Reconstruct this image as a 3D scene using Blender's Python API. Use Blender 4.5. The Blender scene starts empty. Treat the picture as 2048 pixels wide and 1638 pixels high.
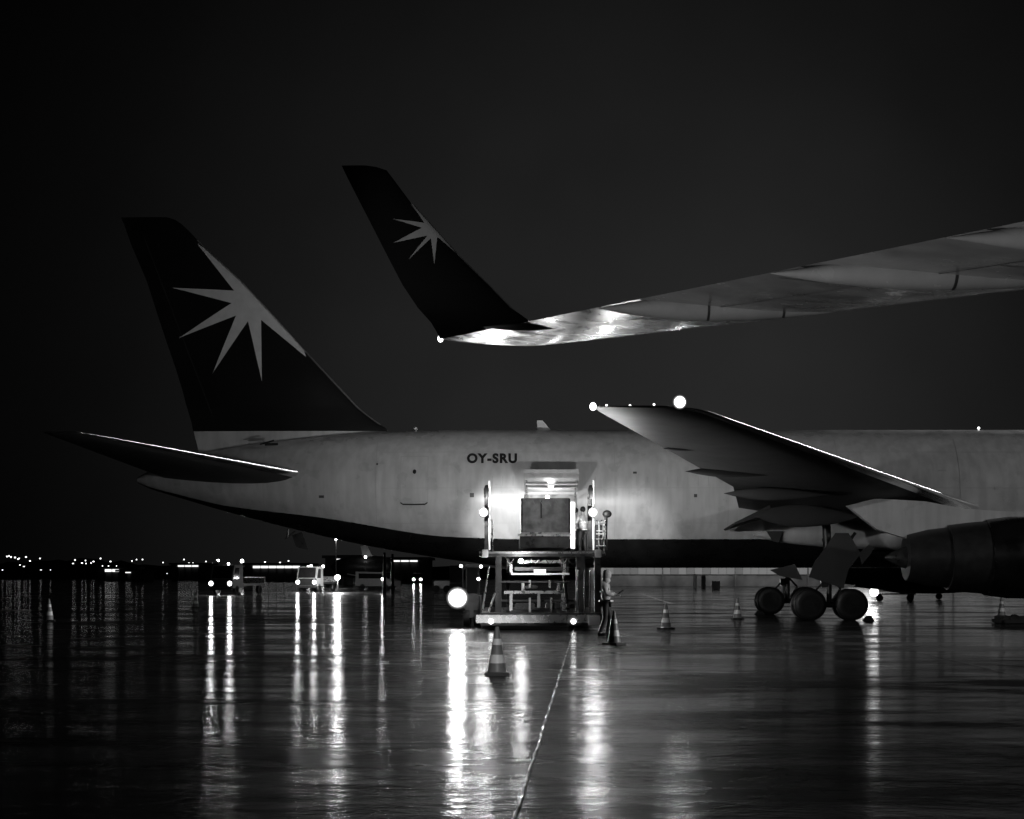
import bpy, bmesh, math, random
from mathutils import Vector, Matrix
from mathutils.geometry import tessellate_polygon
random.seed(7)
R = math.radians
sc = bpy.context.scene
COL = sc.collection
# ---------------------------------------------------------------- camera
F, CX, HY, EH = 3348.0, 1024.0, 1150.0, 1.65     # focal length in photo pixels, centre column, horizon row, eye height
cam = bpy.data.cameras.new('camera'); camo = bpy.data.objects.new('camera', cam); COL.objects.link(camo)
cam.sensor_width = 36.0; cam.lens = 36.0 * F / 2048.0
cam.shift_y = (HY - 819.0) / 2048.0
cam.clip_start = 0.1; cam.clip_end = 6000
camo.location = (0, 0, EH); camo.rotation_euler = (R(90), 0, 0)
sc.camera = camo
def P(px, py, Y): return Vector(((px - CX) * Y / F, Y, EH + (HY - py) * Y / F))
# ---------------------------------------------------------------- world: overcast night sky lit by the airport
w = bpy.data.worlds.new('World'); sc.world = w; w.use_nodes = True
nt = w.node_tree; nt.nodes.clear()
wo = nt.nodes.new('ShaderNodeOutputWorld'); bg = nt.nodes.new('ShaderNodeBackground')
tc = nt.nodes.new('ShaderNodeTexCoord')
dp = nt.nodes.new('ShaderNodeVectorMath'); dp.operation = 'DOT_PRODUCT'
gd = Vector((0.08, 1.0, 0.09)).normalized(); dp.inputs[1].default_value = gd
ramp = nt.nodes.new('ShaderNodeValToRGB')
cr = ramp.color_ramp; cr.interpolation = 'B_SPLINE'
cr.elements[0].position = 0.80; cr.elements[0].color = (.0004,)*3 + (1,)
cr.elements[1].position = 1.0; cr.elements[1].color = (.0190,)*3 + (1,)
for p_, v_ in ((.905,.0007),(.93,.0016),(.953,.0036),(.973,.0080),(.99,.0150)):
    e = cr.elements.new(p_); e.color = (v_,)*3 + (1,)
ns = nt.nodes.new('ShaderNodeTexNoise'); ns.inputs['Scale'].default_value = 5.5; ns.inputs['Detail'].default_value = 3
mr = nt.nodes.new('ShaderNodeMapRange'); mr.inputs['To Min'].default_value = 0.55; mr.inputs['To Max'].default_value = 1.4
ml = nt.nodes.new('ShaderNodeVectorMath'); ml.operation = 'SCALE'
L = nt.links.new
L(tc.outputs['Generated'], dp.inputs[0]); L(dp.outputs['Value'], ramp.inputs[0])
L(tc.outputs['Generated'], ns.inputs['Vector']); L(ns.outputs['Fac'], mr.inputs['Value'])
L(ramp.outputs[0], ml.inputs[0]); L(mr.outputs[0], ml.inputs['Scale'])
L(ml.outputs[0], bg.inputs['Color']); L(bg.outputs[0], wo.inputs['Surface'])
bg.inputs['Strength'].default_value = 1.0
sc.view_settings.view_transform = 'Standard'; sc.view_settings.look = 'None'
sc.view_settings.exposure = 0.0; sc.view_settings.gamma = 1.0
sc.cycles.max_bounces = 5; sc.cycles.glossy_bounces = 3; sc.cycles.diffuse_bounces = 2
sc.cycles.sample_clamp_indirect = 2.0; sc.cycles.sample_clamp_direct = 40.0
sc.cycles.use_denoising = True
# ---------------------------------------------------------------- apron floodlights and added fill spots outside the frame
def lamp(kind, loc, energy, aim=None, size=0.3, spot=60, blend=.5):
    d = bpy.data.lights.new('scene_light', kind); d.energy = energy
    if kind not in ('SUN','AREA'): d.shadow_soft_size = size
    if kind == 'SPOT': d.spot_size = R(spot); d.spot_blend = blend
    o = bpy.data.objects.new('scene_light', d); COL.objects.link(o); o.location = loc
    if aim is not None: o.rotation_euler = (Vector(aim) - Vector(loc)).to_track_quat('-Z', 'Y').to_euler()
    return o
lamp('SPOT', (46, 34, 17), 12000, (12, 64, 5), .5, 44, .9)        # mast to the right
lamp('SPOT', (8, -30, 16), 3000, (11, 66, 5.5), .5, 18, 1.0)       # added fill for the fuselage side, from behind the camera
lamp('SPOT', (62, 146, 46), 150000, (11.5, 53, 5), 1.5, 7, .3)        # mast beyond the nose: its glint runs along the wing edge
lamp('SPOT', (49, 65, 25), 50000, (-11.5, 61, 6), 1.5, 9, .3)       # unseen spot by the nose, added for the glint along the tailplane
lamp('SPOT', (24, 38, 4), 9000, (-1, 43.5, -.9), .3, 20, .4)          # work light to the right, low
lamp('SPOT', (2.5, -3, 3), 11000, (-.5, 28, .5), .2, 9, .9)          # added fill spot for the near cone, unseen behind the camera
lamp('SPOT', (-9, 12, 1.2), 5200, (7, 22.5, 5.5), .3, 52, .9)        # added spot that brightens the near wing's underside
lamp('SPOT', (-9, 12, 1.2), 2400, (-.6, 31.6, 8.4), .2, 15, .8)       # second added spot, for the star on the winglet
# ---------------------------------------------------------------- materials
def mat(name, col, rough=.5, metal=0.0, noise=0.0, nscale=6.0, bump=0.0, spec=.5, coat=0.0, rvar=0.0, streak=0.0):
    m = bpy.data.materials.new(name); m.use_nodes = True; t = m.node_tree; b = t.nodes['Principled BSDF']
    c = col if isinstance(col, tuple) else (col,)*3
    b.inputs['Base Color'].default_value = c + (1,); b.inputs['Roughness'].default_value = rough
    b.inputs['Metallic'].default_value = metal; b.inputs['Specular IOR Level'].default_value = spec
    b.inputs['Coat Weight'].default_value = coat; b.inputs['Coat Roughness'].default_value = .08
    if noise or bump or rvar:
        tcn = t.nodes.new('ShaderNodeTexCoord'); n = t.nodes.new('ShaderNodeTexNoise')
        n.inputs['Scale'].default_value = nscale; n.inputs['Detail'].default_value = 5
        t.links.new(tcn.outputs['Object'], n.inputs['Vector'])
        if noise:
            r = t.nodes.new('ShaderNodeValToRGB')
            r.color_ramp.elements[0].position = .3; r.color_ramp.elements[1].position = .7
            r.color_ramp.elements[0].color = tuple(max(0, x*(1-noise)) for x in c) + (1,)
            r.color_ramp.elements[1].color = tuple(min(1, x*(1+noise)) for x in c) + (1,)
            t.links.new(n.outputs['Fac'], r.inputs[0]); t.links.new(r.outputs[0], b.inputs['Base Color'])
        if rvar:
            q = t.nodes.new('ShaderNodeMapRange'); q.inputs['To Min'].default_value = max(.02, rough-rvar); q.inputs['To Max'].default_value = rough+rvar
            q.inputs['From Min'].default_value = .3; q.inputs['From Max'].default_value = .7
            t.links.new(n.outputs['Fac'], q.inputs['Value']); t.links.new(q.outputs[0], b.inputs['Roughness'])
        if bump:
            bp = t.nodes.new('ShaderNodeBump'); bp.inputs['Strength'].default_value = bump; bp.inputs['Distance'].default_value = .02
            t.links.new(n.outputs['Fac'], bp.inputs['Height']); t.links.new(bp.outputs[0], b.inputs['Normal'])
    if streak:
        mp = t.nodes.new('ShaderNodeMapping'); mp.inputs['Scale'].default_value = (2.2, 2.2, .22); n2 = t.nodes.new('ShaderNodeTexNoise'); n2.inputs['Scale'].default_value = 1.6; n2.inputs['Detail'].default_value = 6
        t.links.new(tcn.outputs['Object'], mp.inputs['Vector']); t.links.new(mp.outputs[0], n2.inputs['Vector'])
        q2 = t.nodes.new('ShaderNodeMapRange'); q2.inputs['From Min'].default_value = .38; q2.inputs['From Max'].default_value = .62; q2.inputs['To Min'].default_value = 1-streak; q2.inputs['To Max'].default_value = 1
        t.links.new(n2.outputs['Fac'], q2.inputs['Value']); sc_ = t.nodes.new('ShaderNodeVectorMath'); sc_.operation = 'SCALE'
        t.links.new(r.outputs[0], sc_.inputs[0]); t.links.new(q2.outputs[0], sc_.inputs['Scale']); t.links.new(sc_.outputs[0], b.inputs['Base Color'])
    return m
def emit(name, strength, col=1.0, core=0):
    m = bpy.data.materials.new(name); m.use_nodes = True; b = m.node_tree.nodes['Principled BSDF']
    b.inputs['Base Color'].default_value = (.8,.8,.8,1)
    b.inputs['Emission Color'].default_value = (col,)*3 + (1,); b.inputs['Emission Strength'].default_value = strength
    if core:       # lens brightest at its middle; the dim outer falloff paints in a halo
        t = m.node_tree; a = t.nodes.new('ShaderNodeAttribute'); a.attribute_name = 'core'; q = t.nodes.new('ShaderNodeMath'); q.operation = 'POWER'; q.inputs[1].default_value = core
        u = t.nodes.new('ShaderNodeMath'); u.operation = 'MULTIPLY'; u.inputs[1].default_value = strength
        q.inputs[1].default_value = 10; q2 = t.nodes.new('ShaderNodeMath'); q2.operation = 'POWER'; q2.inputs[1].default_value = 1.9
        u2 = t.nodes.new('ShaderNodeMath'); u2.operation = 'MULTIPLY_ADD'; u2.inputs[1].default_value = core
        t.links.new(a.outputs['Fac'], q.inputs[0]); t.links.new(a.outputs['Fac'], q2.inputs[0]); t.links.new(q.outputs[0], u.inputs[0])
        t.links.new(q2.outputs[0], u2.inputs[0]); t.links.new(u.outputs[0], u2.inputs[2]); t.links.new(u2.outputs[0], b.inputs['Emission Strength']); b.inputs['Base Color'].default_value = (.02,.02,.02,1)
    return m
M = dict(
    pale=mat('pale_paint', .52, .32, noise=.08, nscale=1.3, rvar=.08, streak=.16), navy=mat('dark_paint', .010, .30, noise=.2, nscale=2, rvar=.08),
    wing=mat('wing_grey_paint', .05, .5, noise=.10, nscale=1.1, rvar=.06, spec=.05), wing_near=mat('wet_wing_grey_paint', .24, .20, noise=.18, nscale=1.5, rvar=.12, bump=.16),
    fin=mat('fin_dark_paint', .008, .38, noise=.2, nscale=.8), star=mat('star_paint', .62, .45, noise=.08, nscale=3),
    star2=mat('winglet_star_paint', .55, .45, noise=.08, nscale=6),
    alu=mat('bare_metal_edge', .80, .22, 1.0, rvar=.05, nscale=3), dark=mat('dark_steel', .035, .35, .3, noise=.4, nscale=5, rvar=.12),
    steel=mat('galvanised_steel', .5, .3, .8, noise=.3, nscale=7, rvar=.1), black=mat('black_marking', .008, .6), rubber=mat('tyre_rubber', .006, .55, noise=.3, nscale=9),
    rim=mat('wheel_rim', .025, .4, .6, noise=.3), seam=mat('seam_line', .02, .6), cowl=mat('engine_cowl_paint', .007, .3, noise=.2, nscale=2, rvar=.1),
    nozzle=mat('nozzle_metal', .035, .45, .5, noise=.3, nscale=3), curtain=mat('container_canvas', .22, .45, noise=.6, nscale=3, bump=1.0),
    white=mat('white_paint', .75, .4, noise=.1), orange=mat('cone_plastic', .2, .4, noise=.15), reflect=mat('reflective_band', .8, .35),
    skin=mat('skin', .35, .5), jacket=mat('reflective_jacket', .62, .5, noise=.35, nscale=12, bump=.5), trousers=mat('dark_trousers', .02, .6, noise=.3, nscale=12, bump=.4),
    hood=mat('hood_fabric', .62, .6, noise=.2, nscale=14, bump=.4), bwall=mat('building_wall', .14, .7, noise=.5, nscale=.35), bdark=mat('dark_building', .03, .7, noise=.3, nscale=.3),
    glass=mat('dark_glass', .01, .08), cab=mat('truck_cab_paint', .22, .4, noise=.1), ltail=mat('far_tail_paint', .3, .5, noise=.3, nscale=.5),
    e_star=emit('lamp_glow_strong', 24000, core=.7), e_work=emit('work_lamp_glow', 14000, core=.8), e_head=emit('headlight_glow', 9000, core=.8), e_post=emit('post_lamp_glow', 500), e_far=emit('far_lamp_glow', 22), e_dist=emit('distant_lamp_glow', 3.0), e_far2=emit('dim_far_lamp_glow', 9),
    e_strobe=emit('wing_tip_lamp_glow', 16000, core=.7), e_glare=emit('glare_ball_glow', 5), e_mark=emit('marker_lamp_glow', 7), e_strip=emit('strip_light_glow', 1.3), e_win=emit('wall_glow', .12), e_panel=emit('bright_panel_glow', 1.6), e_bay=emit('bay_lamp_glow', 25), e_col=emit('flood_lamp_glow', 2500), e_nav=emit('navigation_lamp_glow', 3.5))
# ---------------------------------------------------------------- helpers
LOCAL = [False]      # True while a thing's parts are modelled in the thing's own axes
def link(name, me, m=None, parent=None, smooth=True):
    o = bpy.data.objects.new(name, me); COL.objects.link(o)
    if m is not None:
        for x in (m if isinstance(m, (list, tuple)) else [m]): me.materials.append(x)
    if parent is not None:
        o.parent = parent
        if not LOCAL[0]: o.matrix_parent_inverse = parent.matrix_basis.inverted()
    if smooth:
        me.polygons.foreach_set('use_smooth', [True]*len(me.polygons))
        try: me.set_sharp_from_angle(angle=R(38))
        except Exception: pass
    return o
def fin_bm(name, bm, m, parent=None, smooth=True):
    bmesh.ops.recalc_face_normals(bm, faces=bm.faces)
    me = bpy.data.meshes.new(name); bm.to_mesh(me); bm.free()
    return link(name, me, m, parent, smooth)
def tag(o, label=None, cat=None, group=None, kind=None):
    if label: o['label'] = label
    if cat: o['category'] = cat
    if group: o['group'] = group
    if kind: o['kind'] = kind
    return o
def empty(name, loc, label, cat, group=None, rz=0):
    o = bpy.data.objects.new(name, None); COL.objects.link(o); o.location = loc; o.rotation_euler = (0,0,rz); o.empty_display_size = .3
    return tag(o, label, cat, group)
def box(bm, x0, x1, y0, y1, z0, z1, bev=0.0):
    r = bmesh.ops.create_cube(bm, size=1.0)
    vs = r['verts']
    for v in vs: v.co = Vector((x0+(v.co.x+.5)*(x1-x0), y0+(v.co.y+.5)*(y1-y0), z0+(v.co.z+.5)*(z1-z0)))
    if bev:
        es = list({e for v in vs for e in v.link_edges}); bmesh.ops.bevel(bm, geom=es, offset=bev, segments=2, affect='EDGES')
def tube(bm, a, b, r0, r1=None, seg=10):
    a, b = Vector(a), Vector(b); r1 = r0 if r1 is None else r1
    q = (b-a).to_track_quat('Z', 'Y').to_matrix()
    A = [bm.verts.new(a + q @ Vector((r0*math.cos(t), r0*math.sin(t), 0))) for t in [2*math.pi*i/seg for i in range(seg)]]
    B = [bm.verts.new(b + q @ Vector((r1*math.cos(t), r1*math.sin(t), 0))) for t in [2*math.pi*i/seg for i in range(seg)]]
    for i in range(seg): bm.faces.new((A[i], A[(i+1)%seg], B[(i+1)%seg], B[i]))
    bm.faces.new(A[::-1]); bm.faces.new(B)
def lathe(bm, prof, c=(0,0,0), axis='Z', seg=32, sy=1.0):
    c = Vector(c); rings = []
    for (h, r) in prof:
        ring = []
        for i in range(seg):
            t = 2*math.pi*i/seg; u, v = r*math.cos(t), r*math.sin(t)*sy
            ring.append(bm.verts.new(c + (Vector((u, v, h)) if axis == 'Z' else Vector((h, u, v)) if axis == 'X' else Vector((u, h, v)))))
        rings.append(ring)
    for a, b in zip(rings, rings[1:]):
        for i in range(seg): bm.faces.new((a[i], a[(i+1)%seg], b[(i+1)%seg], b[i]))
    if prof[0][1] > 1e-4: bm.faces.new(rings[0])
    if prof[-1][1] > 1e-4: bm.faces.new(rings[-1])
    bmesh.ops.remove_doubles(bm, verts=bm.verts, dist=1e-5)
def ball(bm, c, r, u=12, v=8, s=(1,1,1)):
    bmesh.ops.create_uvsphere(bm, u_segments=u, v_segments=v, radius=1, matrix=Matrix.Translation(Vector(c)) @ Matrix.Diagonal((r*s[0], r*s[1], r*s[2], 1)))
def prism(bm, pts, d):       # closed polygon of 3D points pushed along the vector d
    a = [bm.verts.new(p) for p in pts]; b = [bm.verts.new(Vector(p)+Vector(d)) for p in pts]
    n = len(a)
    for i in range(n): bm.faces.new((a[i], a[(i+1)%n], b[(i+1)%n], b[i]))
    bm.faces.new(a[::-1]); bm.faces.new(b)
def loft(bm, secs, caps=True, closed=True):
    rows = [[bm.verts.new(p) for p in s] for s in secs]; n = len(rows[0])
    for a, b in zip(rows, rows[1:]):
        for i in range(n if closed else n-1): bm.faces.new((a[i], a[(i+1)%n], b[(i+1)%n], b[i]))
    if caps: bm.faces.new(rows[0]); bm.faces.new(rows[-1])
def new(fn, name, m, parent=None, smooth=True):
    bm = bmesh.new(); fn(bm); return fin_bm(name, bm, m, parent, smooth)
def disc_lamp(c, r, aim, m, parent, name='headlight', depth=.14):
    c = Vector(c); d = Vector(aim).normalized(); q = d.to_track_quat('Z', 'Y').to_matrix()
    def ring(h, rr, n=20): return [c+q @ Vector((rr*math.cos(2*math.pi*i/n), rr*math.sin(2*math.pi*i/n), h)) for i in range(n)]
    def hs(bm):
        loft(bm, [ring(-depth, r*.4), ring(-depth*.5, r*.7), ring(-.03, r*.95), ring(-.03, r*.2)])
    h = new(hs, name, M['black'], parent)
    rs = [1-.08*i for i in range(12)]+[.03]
    g = new(lambda bm: loft(bm, [ring(-.015+r*.25*(1-k*k), r*k*.99) for k in rs]), 'halo_lens', m, h)  # lens widened so its glow fades out like a halo
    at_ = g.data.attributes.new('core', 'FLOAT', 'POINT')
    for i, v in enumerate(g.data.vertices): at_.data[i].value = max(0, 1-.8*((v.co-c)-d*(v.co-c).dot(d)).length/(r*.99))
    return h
def BX(name, m, parent, *a, bev=0.0): return new(lambda bm: box(bm, *a, bev=bev), name, m, parent)
def tab(T):
    def f(x):
        if x <= T[0][0]: return T[0][1]
        for k, ((x0, y0), (x1, y1)) in enumerate(zip(T, T[1:])):
            if x <= x1:
                d = lambda i: (T[i+1][1]-T[i-1][1])/(T[i+1][0]-T[i-1][0]) if 0 < i < len(T)-1 else (0 if i else (T[1][1]-T[0][1])/(T[1][0]-T[0][0]))
                h = x1-x0; t = (x-x0)/h; m0, m1 = d(k)*h, d(k+1)*h
                s = (y1-y0)/h
                if abs(s) < 1e-9: m0 = m1 = 0
                return (2*t**3-3*t*t+1)*y0+(t**3-2*t*t+t)*m0+(3*t*t-2*t**3)*y1+(t**3-t*t)*m1
        return T[-1][1]
    return f
def lin(T):
    def f(x):
        if x <= T[0][0]: return T[0][1]
        for (x0, y0), (x1, y1) in zip(T, T[1:]):
            if x <= x1: return y0+(y1-y0)*(x-x0)/(x1-x0)
        return T[-1][1]
    return f
def naca(u, T): return 5*T*(.2969*math.sqrt(max(u,0))-.126*u-.3516*u*u+.2843*u**3-.1036*u**4)
def drape(name, polys, depth, m, parent, step=.12, off=-.012):
    """flat outlines in (X, Z), cut into small cells and laid on the surface Y = depth(X, Z)"""
    bm = bmesh.new()
    for p in polys:
        vs = [bm.verts.new((x, 0, z)) for x, z in p]
        for t_ in tessellate_polygon([[Vector((x, z, 0)) for x, z in p]]): bm.faces.new([vs[k] for k in t_])
    for ax in (0, 2):
        lo = min(v.co[ax] for v in bm.verts); hi = max(v.co[ax] for v in bm.verts)
        k = lo+step
        while k < hi:
            co = Vector((0,0,0)); co[ax] = k; no = Vector((0,0,0)); no[ax] = 1
            bmesh.ops.bisect_plane(bm, geom=bm.verts[:]+bm.edges[:]+bm.faces[:], plane_co=co, plane_no=no); k += step
    for v in bm.verts: v.co.y = depth(v.co.x, v.co.z)+off
    bmesh.ops.triangulate(bm, faces=bm.faces)
    me = bpy.data.meshes.new(name); bm.to_mesh(me); bm.free()
    return link(name, me, m, parent, False)
# ================================================================ GROUND
def ground_mat():
    m = bpy.data.materials.new('wet_apron'); m.use_nodes = True; t = m.node_tree; b = t.nodes['Principled BSDF']; lk = t.links.new
    g = t.nodes.new('ShaderNodeNewGeometry')
    def noise(scale, sx=1, sy=1, det=4, rot=0.0, rg=.5):
        mp = t.nodes.new('ShaderNodeMapping'); mp.inputs['Scale'].default_value = (sx, sy, 1); mp.inputs['Rotation'].default_value = (0,0,rot)
        n = t.nodes.new('ShaderNodeTexNoise'); n.inputs['Scale'].default_value = scale; n.inputs['Detail'].default_value = det; n.inputs['Roughness'].default_value = rg
        lk(g.outputs['Position'], mp.inputs['Vector']); lk(mp.outputs[0], n.inputs['Vector']); return n.outputs['Fac']
    def mrange(v, a, b_, c, d):
        q = t.nodes.new('ShaderNodeMapRange'); q.inputs['From Min'].default_value = a; q.inputs['From Max'].default_value = b_
        q.inputs['To Min'].default_value = c; q.inputs['To Max'].default_value = d; lk(v, q.inputs['Value']); return q.outputs[0]
    def math_(op, a, b_):
        q = t.nodes.new('ShaderNodeMath'); q.operation = op
        for i, x in enumerate((a, b_)):
            if isinstance(x, (int, float)): q.inputs[i].default_value = x
            else: lk(x, q.inputs[i])
        return q.outputs[0]
    puddle = mrange(noise(.22, .45, 1.0, 5, .12, .6), .44, .54, 0, 1)          # 1 = standing water
    fine = noise(26, 1, 1, 3); ripple = noise(4.5, .8, 1.0, 6, .5, .68); swell = noise(.9, .4, 1, 2)
    tracks = mrange(noise(1.3, .06, 1.0, 4, .55, .6), .40, .60, 0, 1)
    col = mrange(noise(.5, 1, 1, 5), .3, .7, .007, .022)
    cc = t.nodes.new('ShaderNodeCombineColor')
    for k in range(3): lk(col, cc.inputs[k])
    lk(cc.outputs[0], b.inputs['Base Color'])
    rough = math_('ADD', math_('ADD', mrange(puddle, 0, 1, .06, .02), mrange(tracks, 0, 1, .05, 0)), mrange(fine, .3, .7, 0, .02))
    lk(rough, b.inputs['Roughness'])
    b.inputs['IOR'].default_value = 1.42
    mid = noise(1.3, .9, 1.0, 4, .5, .6)
    h = math_('ADD', math_('ADD', math_('MULTIPLY', ripple, .006), math_('MULTIPLY', mid, .016)), math_('ADD', math_('MULTIPLY', swell, .010), math_('MULTIPLY', math_('MULTIPLY', fine, .0013), mrange(puddle, 0, 1, 1.0, .1))))
    bp = t.nodes.new('ShaderNodeBump'); bp.inputs['Strength'].default_value = 1.0; bp.inputs['Distance'].default_value = 1.0
    lk(h, bp.inputs['Height']); lk(bp.outputs[0], b.inputs['Normal'])
    dry = t.nodes.new('ShaderNodeBsdfPrincipled'); dry.inputs['Roughness'].default_value = .5; dry.inputs['Specular IOR Level'].default_value = .01
    lk(cc.outputs[0], dry.inputs['Base Color']); lk(bp.outputs[0], dry.inputs['Normal'])
    damp = mrange(noise(.50, .5, 1.0, 7, .5, .7), .43, .53, 0, 1)       # where the surface has drained
    grit = mrange(noise(9, .5, 1, 3), .35, .65, 0, 1)
    k = math_('MULTIPLY', math_('MULTIPLY', damp, mrange(puddle, 0, 1, 1, .45)), math_('ADD', .7, math_('MULTIPLY', grit, .3)))
    mx = t.nodes.new('ShaderNodeMixShader'); lk(mrange(k, 0, 1, .15, .985), mx.inputs[0]); lk(b.outputs[0], mx.inputs[1]); lk(dry.outputs[0], mx.inputs[2])
    lk(mx.outputs[0], t.nodes['Material Output'].inputs['Surface'])
    return m
M['ground'] = ground_mat()
M['joint'] = mat('joint_sealant', .03, .12, noise=.5, nscale=5, bump=.9, rvar=.08)
tag(new(lambda bm: bm.faces.new([bm.verts.new(v) for v in ((-2500,-300,0),(2500,-300,0),(2500,4000,0),(-2500,4000,0))]), 'apron_ground', M['ground'], None, False), kind='structure')
def strip(name, pts, wid, z, m):
    bm = bmesh.new(); prev = None
    for i, p in enumerate(pts):
        a = Vector(pts[max(i-1,0)]); c = Vector(pts[min(i+1,len(pts)-1)]); d = (c-a).normalized(); n = Vector((-d.y, d.x))*wid/2
        q = [bm.verts.new((p[0]+n.x, p[1]+n.y, z)), bm.verts.new((p[0]-n.x, p[1]-n.y, z))]
        if prev: bm.faces.new((prev[0], prev[1], q[1], q[0]))
        prev = q
    return tag(fin_bm(name, bm, m, None, False), kind='structure')
def G(px, py): Y = F*EH/(py-HY); return ((px-CX)*Y/F, Y)
def jointed(a, b, n=40, jit=.012):
    return [(a[0]+(b[0]-a[0])*i/n+random.uniform(-jit, jit), a[1]+(b[1]-a[1])*i/n) for i in range(n+1)]
def bead(bm):
    pts = jointed(G(1030, 1640), G(1152, 1246), 160, .008)
    loft(bm, [[Vector((x-.016,y,.004)),Vector((x-.006,y,.010+random.uniform(0,.007))),Vector((x+.007,y,.010+random.uniform(0,.007))),Vector((x+.016,y,.004))] for x, y in pts])
M['bead'] = mat('wet_sealant', .5, .14, noise=.5, nscale=3, rvar=.1)
tag(new(bead, 'sealant_line', M['bead'], None, False), kind='structure')
for r in (1398, 1486, 1338): strip('slab_joint', [(G(0, r)[0]*1.3, G(0, r)[1]), (G(2048, r)[0]*1.3, G(0, r)[1])], .03, .005, M['joint'])
for dx in (-22.5,-15,-7.5,7.5,15,22.5):
    a_, b_ = G(1030, 1640), G(1152, 1246); k_ = (b_[0]-a_[0])/(b_[1]-a_[1])
    strip('slab_joint', [(a_[0]+dx+k_*(y_-a_[1]), y_) for y_ in (8, 60, 130)], .035, .0055, M['joint'])
M['line'] = mat('apron_line_paint', .8, .10, noise=.2, nscale=2)
strip('painted_line', [G(1283, 1188), G(1344, 1208)], .25, .005, M['line'])
strip('painted_line', [G(1300, 1181), G(1700, 1179)], 2.2, .005, M['line'])
strip('painted_line', [G(330, 1186), G(426, 1183)], .5, .005, M['line'])
strip('painted_line', [G(50, 1198), G(130, 1196)], .18, .005, M['line'])
strip('painted_line', [G(1845, 1193), G(2060, 1203)], .22, .005, M['line'])
# ================================================================ FAR JET (nose to the right)
D = 66.0
jet = empty('cargo_jet', (4, D, 0), 'white and dark twin-engine cargo jet marked OY-SRU, being loaded through its rear hold door', 'airplane')
xs = [-14.75,-14.3,-13,-11.3,-9.1,-6,-3.2,-1.4,.2]
f_top = tab(list(zip(xs, [5.50,5.74,6.24,6.62,6.93,7.22,7.33,7.36,7.36])) + [(26,7.36),(29,7.0),(31,6.2),(33,4.6)])
f_bot = tab(list(zip(xs, [5.28,5.06,4.66,4.16,3.58,2.86,2.37,2.12,1.93])) + [(26,1.93),(29,2.2),(31,2.7),(33,3.7)])
f_w = tab(list(zip(xs, [.13,.34,.74,1.2,1.65,2.1,2.4,2.48,2.52])) + [(26,2.52),(29,2.25),(31,1.6),(33,.35)])
f_b = tab([(-14.75,5.31),(-14.3,5.12),(-13,4.78),(-11.1,4.34),(-7.2,3.84),(-3.1,3.17),(-1,3.06),(.2,3.02),(26,3.02),(29,3.2),(31,3.6),(33,4.1)])
DX0, DX1 = .45, 2.48
stations = sorted(set([-14.75,-14.55,-14.3]+[-14+.45*i for i in range(32)]+[.2,DX0,1.4,DX1,3.2]+[4+1.5*i for i in range(15)]+[25+.5*i for i in range(17)]))
N1, N2 = 30, 12
def sec_thetas(X):
    zt, zb = f_top(X), f_bot(X); zc, h = (zt+zb)/2, (zt-zb)/2
    tb = math.acos(max(-.995, min(.995, (f_b(X)-zc)/h)))
    return zc, h, [tb*i/N1 for i in range(N1+1)] + [tb+(math.pi-tb)*i/N2 for i in range(1, N2+1)]
def side(X, z):
    zt, zb = f_top(X), f_bot(X); zc, h = (zt+zb)/2, (zt-zb)/2
    return D - f_w(X)*math.sqrt(max(0, 1-((z-zc)/h)**2))
def fuselage():
    up, lo = bmesh.new(), bmesh.new()
    zc, h, th0 = sec_thetas(2)
    ring_top = min(range(N1+1), key=lambda i: abs(zc+h*math.cos(th0[i])-4.72))
    rows = []
    for X in stations:
        zc, h, th = sec_thetas(X); W = f_w(X)
        near = [(X, D-W*math.sin(t), zc+h*math.cos(t)) for t in th]
        far = [(X, D+W*math.sin(t), zc+h*math.cos(t)) for t in th]
        rows.append((near, far))
    for k in range(len(rows)-1):
        for sidei in (0, 1):
            A, B = rows[k][sidei], rows[k+1][sidei]
            for i in range(N1+N2):
                if sidei == 0 and stations[k] >= DX0-1e-6 and stations[k+1] <= DX1+1e-6 and ring_top <= i < N1: continue
                bm = up if i < N1 else lo
                q = [A[i], A[i+1], B[i+1], B[i]]
                vs = [bm.verts.new(p) for p in q]; bm.faces.new(vs)
    for bm in (up, lo): bmesh.ops.remove_doubles(bm, verts=bm.verts, dist=1e-4)
    fin_bm('fuselage', up, M['pale'], jet); fin_bm('belly', lo, M['navy'], jet)
fuselage()
# hold interior and opened door
def bay(bm):
    x0, x1, y0, y1, z0, z1 = DX0, DX1, 63.62, 65.6, 3.02, 4.80
    v = lambda *a: bm.verts.new(a)
    for q in (((x0,y1,z0),(x1,y1,z0),(x1,y1,z1),(x0,y1,z1)), ((x0,y0,z0),(x0,y1,z0),(x0,y1,z1),(x0,y0,z1)), ((x1,y0,z0),(x1,y0,z1),(x1,y1,z1),(x1,y1,z0)),
              ((x0,y0,z0),(x1,y0,z0),(x1,y1,z0),(x0,y1,z0)), ((x0,y0+.2,z1),(x0,y1,z1),(x1,y1,z1),(x1,y0+.2,z1))): bm.faces.new([v(*p) for p in q])
new(bay, 'cargo_hold', mat('hold_lining', .5, .5, noise=.3, nscale=3), jet, False)
def hold_lamp(bm): ball(bm, (1.35, 64.0, 4.62), .07)
new(hold_lamp, 'hold_lamp', M['e_bay'], jet)
def door(bm):
    pts = []
    for i in range(7):
        a = i/6; y = 63.42-1.55*a; z = 4.80+.62*a-.14*math.sin(a*math.pi)
        pts.append((y, z))
    prof = [Vector((DX0, y, z)) for y, z in pts] + [Vector((DX0, y+.03, z+.13)) for y, z in pts[::-1]]
    loft(bm, [[p.copy() for p in prof], [p+Vector((DX1-DX0,0,0)) for p in prof]])
dr = new(door, 'hold_door', M['pale'], jet)
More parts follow.
